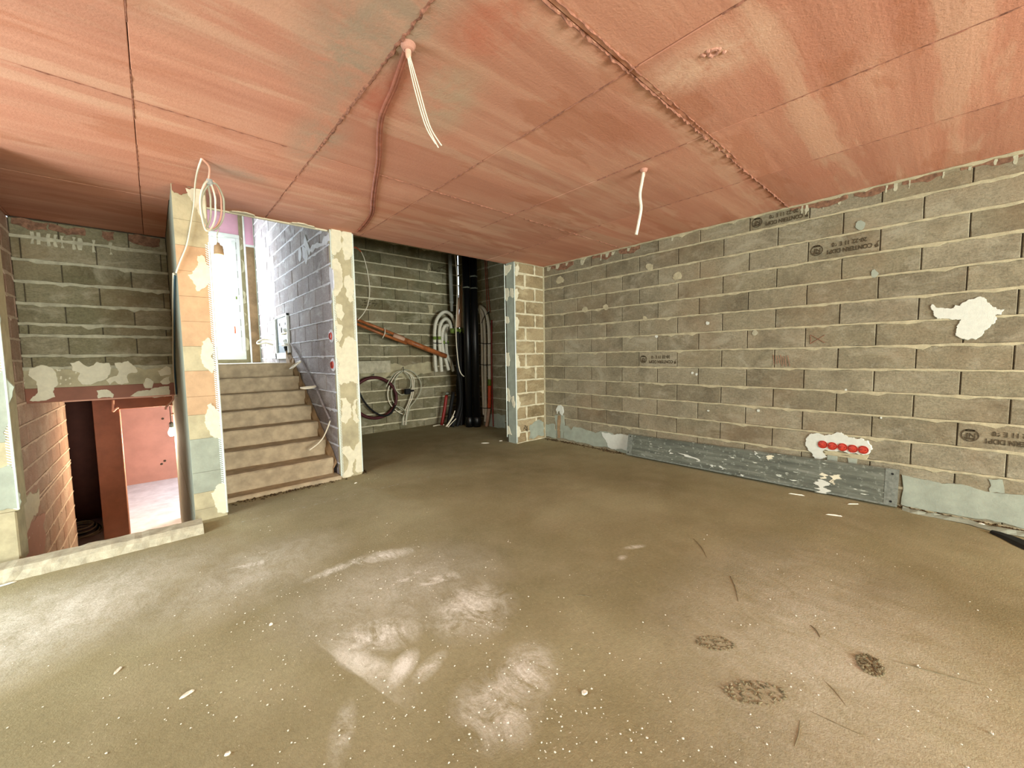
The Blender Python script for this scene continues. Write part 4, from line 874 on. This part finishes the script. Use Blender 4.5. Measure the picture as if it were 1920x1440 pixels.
lw = lambda x, y: at(x, y, 'y', YD-.03)
cable('wall_cable', 'pink cable end hooked out of the red wall below the lintel', [lw(212, 750), lw(212, 765), lw(212, 771), lw(218, 766), lw(222, 764)], .014, 'cable_pink')
cable('wall_cable', 'pink cable running down the doorway edge of the room below', [at(321, 777, 'y', 8.1), at(328, 778, 'y', 8.1), at(331, 800, 'y', 8.1), at(334, 830, 'y', 8.1), at(338, 880, 'y', 8.1)], .016, 'cable_pink')
KC = empty('cable_heap', 'dark heap of coiled cables on the floor of the passage below', 'cable coil')
for k in range(7):
    c = at(160+random.uniform(-6, 6), 985+k*3, 'y', 8.75)
    mb = MB(); mb.tube(circle_pts((min(c.x, -.98), 8.8, max(ZL+.05, c.z)), .14+.015*k, (1, 0, 0), (0, .6, .5 if k % 2 else .25), 16), .013, 6, 2); mb.obj('cable', 'cable_grey' if k % 2 == 0 else 'black_rubber', KC, True)

# ------------------------------------------------------------------ alcove services
DP = []
for i, (px_, lab) in enumerate(((878, 'left'), (892, 'right'))):
    yy = 6.02 if i == 0 else 5.92; p = at(px_, 700, 'y', yy)
    B = empty('drain_pipe', f'tall black plastic drain pipe, {lab} one of the pair in the alcove', 'pipe', 'black drain pipes')
    mb = MB(); mb.tube([(p.x, yy, .0), (p.x, yy, 3.45)], .068, 20, 0); mb.obj('pipe', 'black_plastic', B, True)
    mb = MB(); mb.lathe((p.x, yy, .0), (0, 0, 1), [(0, .074), (.12, .078), (.20, .078), (.21, .069)], 20); mb.obj('socket', 'black_plastic', B, True)
    for py_ in ((540,) if i == 0 else (541.5, 519.5)):
        z = at(px_, py_, 'y', yy).z; mb = MB(); mb.lathe((p.x, yy, z-.012), (0, 0, 1), [(0, .069), (0, .074), (.024, .074), (.024, .069)], 20); cl = mb.obj('clamp', 'galv', B, True)
        mb = MB(); mb.lathe((p.x-.03, yy-.07, z), (-.3, -1, 0), [(0, .012), (.02, .012)], 8); mb.obj('clamp_bolt', 'galv', cl)
# bundle of black hoses left of the drain pipes
BH = empty('black_hoses', 'bundle of black corrugated hoses rising beside the drain pipes', 'hose')
for k, (x0, x1, x2) in enumerate(((858, 862, 848), (864, 866, 857), (868, 868, 864), (872, 870, 868), (861, 858, 842))):
    Y = 6.2+.03*k
    mb = MB(); mb.tube([at(x2, 800, 'y', Y)]+[at(x1, y, 'y', Y) for y in (760, 720)]+[at(x0, y, 'y', Y) for y in (690, 655, 622)], lambda t: .034+.003*math.sin(t*160), 9, 10); mb.obj('hose', 'black_rubber', BH, True)
for k, x in enumerate((847, 855, 862, 868)):
    p = at(x, 622, 'y', 6.25); mb = MB(); mb.lathe((p.x, p.y-.01, p.z-.03), (0, 0, 1), [(0, .033), (.05, .038), (.09, .036)], 12); mb.obj('green_band', 'green_tape', BH, True)
# beige flexible tubes going up from the hoses
UP = empty('flexible_tubes', 'cluster of beige flexible tubes climbing the alcove corner', 'pipe')
for k, (x0, x1, x2) in enumerate(((857, 861, 868), (862, 865, 869), (866, 868, 869))):
    mb = MB(); mb.tube([at(x0, 614, 'y', 6.28), at(x0+1, 590, 'y', 6.28), at(x1, 560, 'y', 6.28), at(x2, 520, 'y', 6.28), at(868, 482, 'y', 6.28)], lambda t: .034*(1-.75*min(1, t*1.35)), 9, 8); mb.obj('tube', 'pipe_beige' if k < 2 else 'white_duct', UP, True)
mb = MB(); mb.tube([at(853, 478, 'y', 6.2), at(857, 520, 'y', 6.2), at(857, 560, 'y', 6.15), at(855, 620, 'y', 6.0), at(857, 660, 'y', 6.0), at(862, 695, 'y', 5.98), at(870, 706, 'y', 5.98)], .009, 7, 8)
tag(mb.obj('wall_cable', 'cable_white', smooth=True), 'thin white cable dangling down before the black pipes', 'cable')
# grey pipe
B = empty('vent_pipe', 'slim grey pipe coming down from the alcove ceiling', 'pipe'); Y = 6.52
a0, a1 = at(843, 470, 'y', Y), at(848, 566, 'y', Y); mb = MB(); mb.tube([Vector((a0.x, Y, 3.45)), Vector((a1.x-.02, Y, a1.z))], .036, 14, 0); mb.obj('pipe', 'grey_pipe', B, True)
mb = MB(); mb.lathe((a1.x-.02, Y, a1.z), (0, 0, -1), [(-.02, .040), (.03, .040), (.035, .028), (.18, .026)], 14); mb.obj('reducer', 'grey_pipe', B, True)
# left loops of white duct
for k, (lab, pts, Y) in enumerate((('outer', [(818, 697), (816, 680), (815, 650), (815, 620), (818, 602), (826, 589), (836, 585), (846, 591), (852, 604), (855, 622)], 6.5),
                                   ('middle', [(828, 697), (826, 670), (824, 640), (824, 618), (828, 604), (836, 598), (843, 604), (846, 618)], 6.44),
                                   ('inner', [(841, 694), (836, 675), (831, 660), (829, 640), (830, 622), (834, 612), (840, 610)], 6.42),
                                   ('rear', [(850, 696), (845, 680), (838, 665), (836, 640), (836, 622), (840, 614)], 6.55))):
    B = empty('ventilation_duct', f'white flexible duct looping over, {lab} one left of the black pipes', 'duct', 'white ducts left of the pipes')
    mb = MB(); mb.tube([at(x, y, 'y', Y) for x, y in pts], lambda t: .033+.0012*math.sin(t*220), 10, 9); mb.obj('tube', 'white_duct', B, True)
    z = pts[3]; c = at(pts[2][0], 634 if k < 2 else 642, 'y', Y); mb = MB(); mb.lathe((c.x, Y, c.z-.03), (0, 0, 1), [(0, .035), (.0, .037), (.06, .037), (.06, .035)], 12); mb.obj('tape_band', 'green_tape', B, True)
mb = MB(); mb.tube([at(812, 643, 'y', 6.44), at(825, 644, 'y', 6.40), at(842, 643, 'y', 6.42)], .007, 6, 4); tag(mb.obj('cable_tie', 'black_rubber'), 'black strap round the white ducts left of the pipes', 'strap')
# right bundle
XB = 4.585
rt = [('inner', [(898, 578), (902, 596), (904, 640), (904.5, 700), (906, 740), (907, 770), (908, 778)], 'white_duct', .026), ('middle', [(899, 577), (906, 592), (909, 625), (910, 680), (910.5, 740), (911, 770), (910, 790)], 'white_duct', .028), ('outer', [(900, 574), (908, 580), (914, 596), (917, 620), (917.5, 660), (918, 716)], 'white_duct', .031)]
for lab, pts, mt, r in rt:
    B = empty('ventilation_duct', f'white flexible duct bending down, {lab} one right of the black pipes', 'duct', 'white ducts right of the pipes')
    mb = MB(); mb.tube([at(x, y, 'x', XB) for x, y in pts], r, 10, 9); mb.obj('tube', mt, B, True)
    if lab == 'outer':
        mb = MB(); mb.tube([at(918, 711, 'x', XB), at(918, 723, 'x', XB)], .034, 10, 0); mb.obj('tape_band', 'green_tape', B, True)
        mb = MB(); mb.tube([at(918, 723, 'x', XB), at(918, 745, 'x', XB), at(917.5, 766, 'x', XB)], .033, 10, 4); mb.obj('orange_sleeve', 'orange', B, True)
        mb = MB(); mb.tube([at(917.5, 765, 'x', XB), at(915, 785, 'x', XB), at(911, 806, 'x', XB)], .031, 10, 4); mb.obj('lower_tube', 'pipe_beige', B, True)
for k, y in enumerate((644, 684, 765)):
    mb = MB(); mb.tube([at(901, y-.5, 'x', XB-.03), at(910, y+.5, 'x', XB-.045), at(920, y, 'x', XB-.02)], .007, 6, 4); tag(mb.obj('cable_tie', 'black_rubber'), ['upper', 'middle', 'lowest'][k]+' black strap round the white ducts right of the pipes', 'strap')
mb = MB(); mb.tube([at(903, 606, 'x', XB-.03), at(908, 594, 'x', XB-.03), at(918, 584, 'x', XB)], .007, 6, 4); tag(mb.obj('cable_tie', 'black_rubber'), 'slanting black strap across the top bend of the right ducts', 'strap')
for k, (x0, x1) in enumerate(((909, 914), (912, 919))):
    cable('wall_cable', ('left' if k == 0 else 'right')+' thin red brown conduit on the alcove side wall', [at(x0, 485, 'x', XR-.02), at(x0+2, 530, 'x', XR-.02), at(x1, 586, 'x', XR-.02)], .008, 'cable_brown')
cable('wall_cable', 'long red conduit behind the right ducts of the alcove', [at(922, 600, 'x', XR-.015), at(922, 680, 'x', XR-.015), at(924, 770, 'x', XR-.015), at(925, 800, 'x', XR-.015)], .012, 'pipe_red')
# copper coloured conduits across the back wall
CP = empty('conduit_bundle', 'orange brown conduits sloping across the alcove back wall', 'pipe'); Y = 6.38
mb = MB(); mb.tube([at(668, 599, 'y', Y), at(720, 619, 'y', Y), at(758, 634, 'y', Y)], .024, 12, 0); mb.obj('conduit', 'copper', CP, True)
mb = MB(); mb.tube([at(668, 607, 'y', Y-.03), at(720, 628, 'y', Y-.03), at(762, 644, 'y', Y-.03)], .024, 12, 0); mb.obj('conduit', 'copper', CP, True)
mb = MB(); mb.tube([at(757, 637, 'y', Y-.01), at(795, 652, 'y', Y-.01), at(836, 668, 'y', Y-.01)], .045, 14, 0); mb.obj('sleeve', 'copper', CP, True)
mb = MB(); mb.tube([at(737, 629, 'y', Y-.01), at(761, 638, 'y', Y-.01)], .040, 12, 0); mb.obj('torn_wrap', 'pipe_beige', CP, True)
mb = MB(); c = at(719, 624, 'y', Y-.015); mb.tube([c+Vector((.02, 0, .09)), c+Vector((.0, -.06, 0)), c+Vector((-.02, 0, -.09))], .008, 6, 6); mb.obj('tie', 'cable_white', CP, True)
B = empty('wall_cable', 'thin looping cable with orange sleeve beside the middle pillar in the alcove', 'cable'); Y = 6.2
mb = MB(); mb.tube([at(676, 470, 'y', Y), at(683, 485, 'y', Y), at(690, 515, 'y', Y), at(693, 545, 'y', Y), at(690, 570, 'y', Y), at(682, 587, 'y', Y), at(671, 600, 'y', Y)], .007, 7, 8); mb.obj('cable', 'cable_white', B, True)
mb = MB(); mb.tube([at(660, 463, 'y', Y), at(669, 465, 'y', Y), at(677, 472, 'y', Y)], .011, 7, 5); mb.obj('sleeve', 'cable_orange', B, True)
# dark red hose ring and grey cable coil on nails
B = empty('hose_coil', 'dark red hose coiled in a ring on the alcove back wall', 'hose'); Y = 6.60
c = at(702, 746, 'y', Y); pr = [at(702+41*math.cos(t*math.pi/12), 746+38*math.sin(t*math.pi/12), 'y', Y) for t in range(24)]
mb = MB(); mb.tube(pr, .027, 9, 4, closed=True); mb.obj('ring', 'hose_red', B, True)
mb = MB(); mb.tube([at(666, 712, 'y', Y-.04), at(678, 745, 'y', Y-.05), at(695, 767, 'y', Y-.05), at(715, 779, 'y', Y-.05), at(732, 776, 'y', Y-.05), at(742, 760, 'y', Y-.05)], .016, 8, 6); mb.obj('inner_turn', 'black_rubber', B, True)
mb = MB(); mb.tube([at(701, 702, 'y', YA), at(701, 704, 'y', Y-.04), at(701, 701, 'y', Y-.05)], .008, 6, 0); mb.obj('nail', 'galv', B)
B = empty('cable_coil', 'coil of grey cables with black junction box hung on the alcove wall', 'cable coil'); Y = 6.62
for k, (pts) in enumerate(([(757, 695), (745, 700), (736, 712), (728, 730), (728, 748), (735, 762), (748, 773), (760, 778)], [(757, 694), (748, 702), (739, 716), (734, 735), (737, 752), (748, 765), (762, 772)], [(757, 695), (766, 694), (780, 702), (789, 718), (788, 735), (778, 752), (768, 765), (763, 785), (762, 797)],
                           [(757, 696), (768, 702), (773, 715), (772, 735), (766, 755), (758, 775), (757, 797)], [(757, 695), (745, 705), (740, 716), (742, 730), (752, 740), (762, 738)], [(757, 697), (764, 703), (770, 714), (769, 726), (765, 730)], [(757, 695), (774, 706), (776, 722), (773, 745), (764, 768), (760, 797)], [(742, 762), (752, 764), (760, 772), (755, 785), (754, 797)], [(757, 695), (743, 698), (731, 712), (724, 725)])):
    mb = MB(); mb.tube([at(x, y, 'y', Y-.012*k) for x, y in pts], .0095, 7, 6); mb.obj('cable', 'cable_grey' if k % 3 else 'cable_white', B, True)
c = at(764, 734, 'y', 6.5)
mb = MB(); mb.bbox((c.x-.055, c.y-.03, c.z-.05), (c.x+.05, c.y+.03, c.z+.05), .01); mb.obj('junction_box', 'black_plastic', B)
mb = MB(); mb.tube([(c.x+.04, c.y, c.z), (c.x+.12, c.y-.01, c.z+.01)], .018, 8, 0); mb.obj('cable_gland', 'black_plastic', B)
mb = MB(); mb.tube([at(756, 688, 'y', YA), at(757, 695, 'y', Y-.12)], .008, 6, 0); mb.obj('nail', 'galv', B)
B = empty('red_pipe', 'short dark red pipe standing at the foot of the alcove wall', 'pipe'); Y = 6.45
mb = MB(); mb.tube([at(828, 797, 'y', Y), at(833, 770, 'y', Y), at(837, 741, 'y', Y)], .030, 10, 4); mb.obj('pipe', 'pipe_red', B, True)
mb = MB(); p = at(838, 739, 'y', Y); mb.lathe(p, (0.05, 0, 1), [(0, .034), (.03, .034), (.035, .02)], 12); mb.obj('end_ring', 'galv', B)
mb = MB(); mb.tube([at(840, 800, 'y', 6.4), at(844, 770, 'y', 6.4), at(850, 735, 'y', 6.4)], .035, 10, 4); mb.obj('black_sleeve', 'black_rubber', B, True)
for k, pts in enumerate(([(836, 800), (843, 790), (850, 778), (853, 770)], [(840, 801), (848, 792), (855, 785)], [(838, 800), (846, 788), (851, 780)])):
    cable('cable_end', ['leftmost', 'lowest', 'middle'][k]+' pale cable end sticking up at the foot of the black hoses', [at(x, y, 'y', 6.12) for x, y in pts], .008, 'cable_white')
cable('cable_end', 'pale cable end lying flat in front of the red pipe', [fz_(812, 799, .03), fz_(822, 797, .03), fz_(833, 796.5, .03)], .012, 'cable_white')
cable('floor_cable', 'dark cable curling along the floor behind the middle pillar', [fz_(676, 795, .02), fz_(690, 803, .02), fz_(700, 806, .02), fz_(712, 808, .02)], .016, 'cable_grey')

# ------------------------------------------------------------------ loose pieces on the floor
def chip(label, px_, py_, L, Wd, ang, mat='chip', h=.008, name='plaster_chip'):
    p = fz_(px_, py_); k = 9; mb = MB(); u = Vector((math.cos(ang), math.sin(ang), 0)); w = Vector((-u.y, u.x, 0))
    b = [p+u*(L/2*math.cos(t*2*math.pi/k)*random.uniform(.8, 1.1))+w*(Wd/2*math.sin(t*2*math.pi/k)*random.uniform(.7, 1.15)) for t in range(k)]
    b = [Vector((q_.x, q_.y, .001)) for q_ in b]; t_ = [p+(q_-p)*.7+Vector((0, 0, h*random.uniform(.6, 1.2))) for q_ in b]
    mb.add(b+t_, [tuple(range(k, 2*k))]+[(i, (i+1) % k, (i+1) % k+k, i+k) for i in range(k)])
    return tag(mb.obj(name, mat), label, 'debris', 'loose plaster pieces')
chip('pale pointed plaster flake lying alone in the left foreground', 350, 1303, .055, .02, .3)
chip('thin grey white splinter of plaster left of the pointed flake', 222, 1257, .05, .014, 1.0)
chip('round white plaster splash in the middle foreground near the boot prints', 1096, 1299, .03, .026, .3, h=.004)
chip('white plaster lump close to the kerb at the left edge', 21, 1083, .045, .03, .2, h=.015)
chip('long white sliver beside the lump at the left edge', 14, 1096, .09, .015, .2)
chip('white flake at the foot of the middle pillar', 667, 906, .04, .025, .5)
chip('small white lump below the kerb near the left pillar', 508, 1172, .02, .014, .2, h=.01)
chip('white sliver lying across the floor behind the right pillar foot', 910, 831, .14, .03, -.7, h=.008)
chip('pale flake on the floor left of the right pillar foot', 939, 827, .06, .03, -.5)
chip('pale splinter lying in front of the grey plank', 1495, 928, .14, .012, -1.3)
chip('pale crooked splinter on the floor further out from the plank', 1565, 967, .12, .012, -1.2)
chip('pale splinter close to the right end of the plank', 1600, 946, .10, .01, -.8)
chip('white plaster lump by the black strip at the right edge', 1840, 985, .05, .03, -1.2, h=.015)
chip('tiny white lump at the lower left corner of the dust triangle', 427, 1415, .02, .015, .2)
chip('white crumb in the right foreground below the boot prints', 1880-20, 1376, .012, .008, .2)
mb = MB(); P = [fz_(1858, 999), fz_(1872, 1003), fz_(1895, 1011), fz_(1925, 1024), fz_(1990, 1050)]  # black strip along the wall foot, raised a little off the floor
vs = []
for i, p in enumerate(P):
    d = (P[min(i+1, len(P)-1)]-P[max(i-1, 0)]).normalized(); s_ = Vector((-d.y, d.x, 0)); w = .02+.018*i
    vs += [p-s_*w+Vector((0, 0, .003)), p-s_*w*.5+Vector((0, 0, .016)), p+s_*w*.5+Vector((0, 0, .02)), p+s_*w+Vector((0, 0, .004))]
mb.add(vs, [(i*4+k, i*4+k+1, i*4+k+5, i*4+k+4) for i in range(len(P)-1) for k in range(3)])
tag(mb.obj('black_strip', 'black_rubber'), 'black strip lying along the wall foot at the right edge', 'floor_strip')
mb = MB(); vs = []
for i in range(25):
    y = .22-i*.045; x = 4.57-.02*math.sin(i*.7)-.004*i
    vs += [(x-.05-random.uniform(0, .02), y, .002), (x-.02, y, .008+random.uniform(0, .012)), (x+.02, y, .008+random.uniform(0, .012)), (x+.06, y, .002)]
mb.add(vs, [(i*4+k, i*4+k+1, i*4+k+5, i*4+k+4) for i in range(24) for k in range(3)])
tag(mb.obj('film_strip', 'plaster_grey'), 'crumpled pale film lying along the wall beyond the plank end', 'film')
# boot prints pressed into the soft screed
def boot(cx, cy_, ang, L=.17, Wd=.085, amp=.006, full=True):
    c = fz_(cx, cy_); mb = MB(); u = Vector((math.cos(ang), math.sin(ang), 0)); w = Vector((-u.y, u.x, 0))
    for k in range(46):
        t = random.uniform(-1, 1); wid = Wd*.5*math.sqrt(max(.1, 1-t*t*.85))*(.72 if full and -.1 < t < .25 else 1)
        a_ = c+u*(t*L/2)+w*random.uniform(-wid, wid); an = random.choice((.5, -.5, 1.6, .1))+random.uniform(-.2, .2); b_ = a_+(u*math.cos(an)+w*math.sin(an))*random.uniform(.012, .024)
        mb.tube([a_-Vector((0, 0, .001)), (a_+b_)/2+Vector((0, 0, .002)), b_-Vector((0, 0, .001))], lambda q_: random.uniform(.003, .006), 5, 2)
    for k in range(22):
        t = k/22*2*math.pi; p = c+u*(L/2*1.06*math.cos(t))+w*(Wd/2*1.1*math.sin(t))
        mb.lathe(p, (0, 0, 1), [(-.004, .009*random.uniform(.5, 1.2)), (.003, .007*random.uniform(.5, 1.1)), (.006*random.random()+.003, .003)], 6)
    mb.obj('boot_print', 'screed_shade', FLOOR)
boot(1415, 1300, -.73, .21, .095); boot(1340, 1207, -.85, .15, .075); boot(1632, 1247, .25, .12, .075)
# scratches left by trowel and broom
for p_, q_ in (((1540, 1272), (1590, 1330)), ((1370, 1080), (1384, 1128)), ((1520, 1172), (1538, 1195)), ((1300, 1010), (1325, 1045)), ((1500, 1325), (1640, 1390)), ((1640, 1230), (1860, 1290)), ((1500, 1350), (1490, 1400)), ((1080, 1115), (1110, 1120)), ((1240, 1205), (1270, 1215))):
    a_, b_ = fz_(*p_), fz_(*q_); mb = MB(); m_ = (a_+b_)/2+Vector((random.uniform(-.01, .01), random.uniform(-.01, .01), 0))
    mb.tube([a_-Vector((0, 0, .001)), m_+Vector((0, 0, .001)), b_-Vector((0, 0, .001))], .0021, 5, 5); mb.obj('scratch_ridge', 'screed_shade', FLOOR)
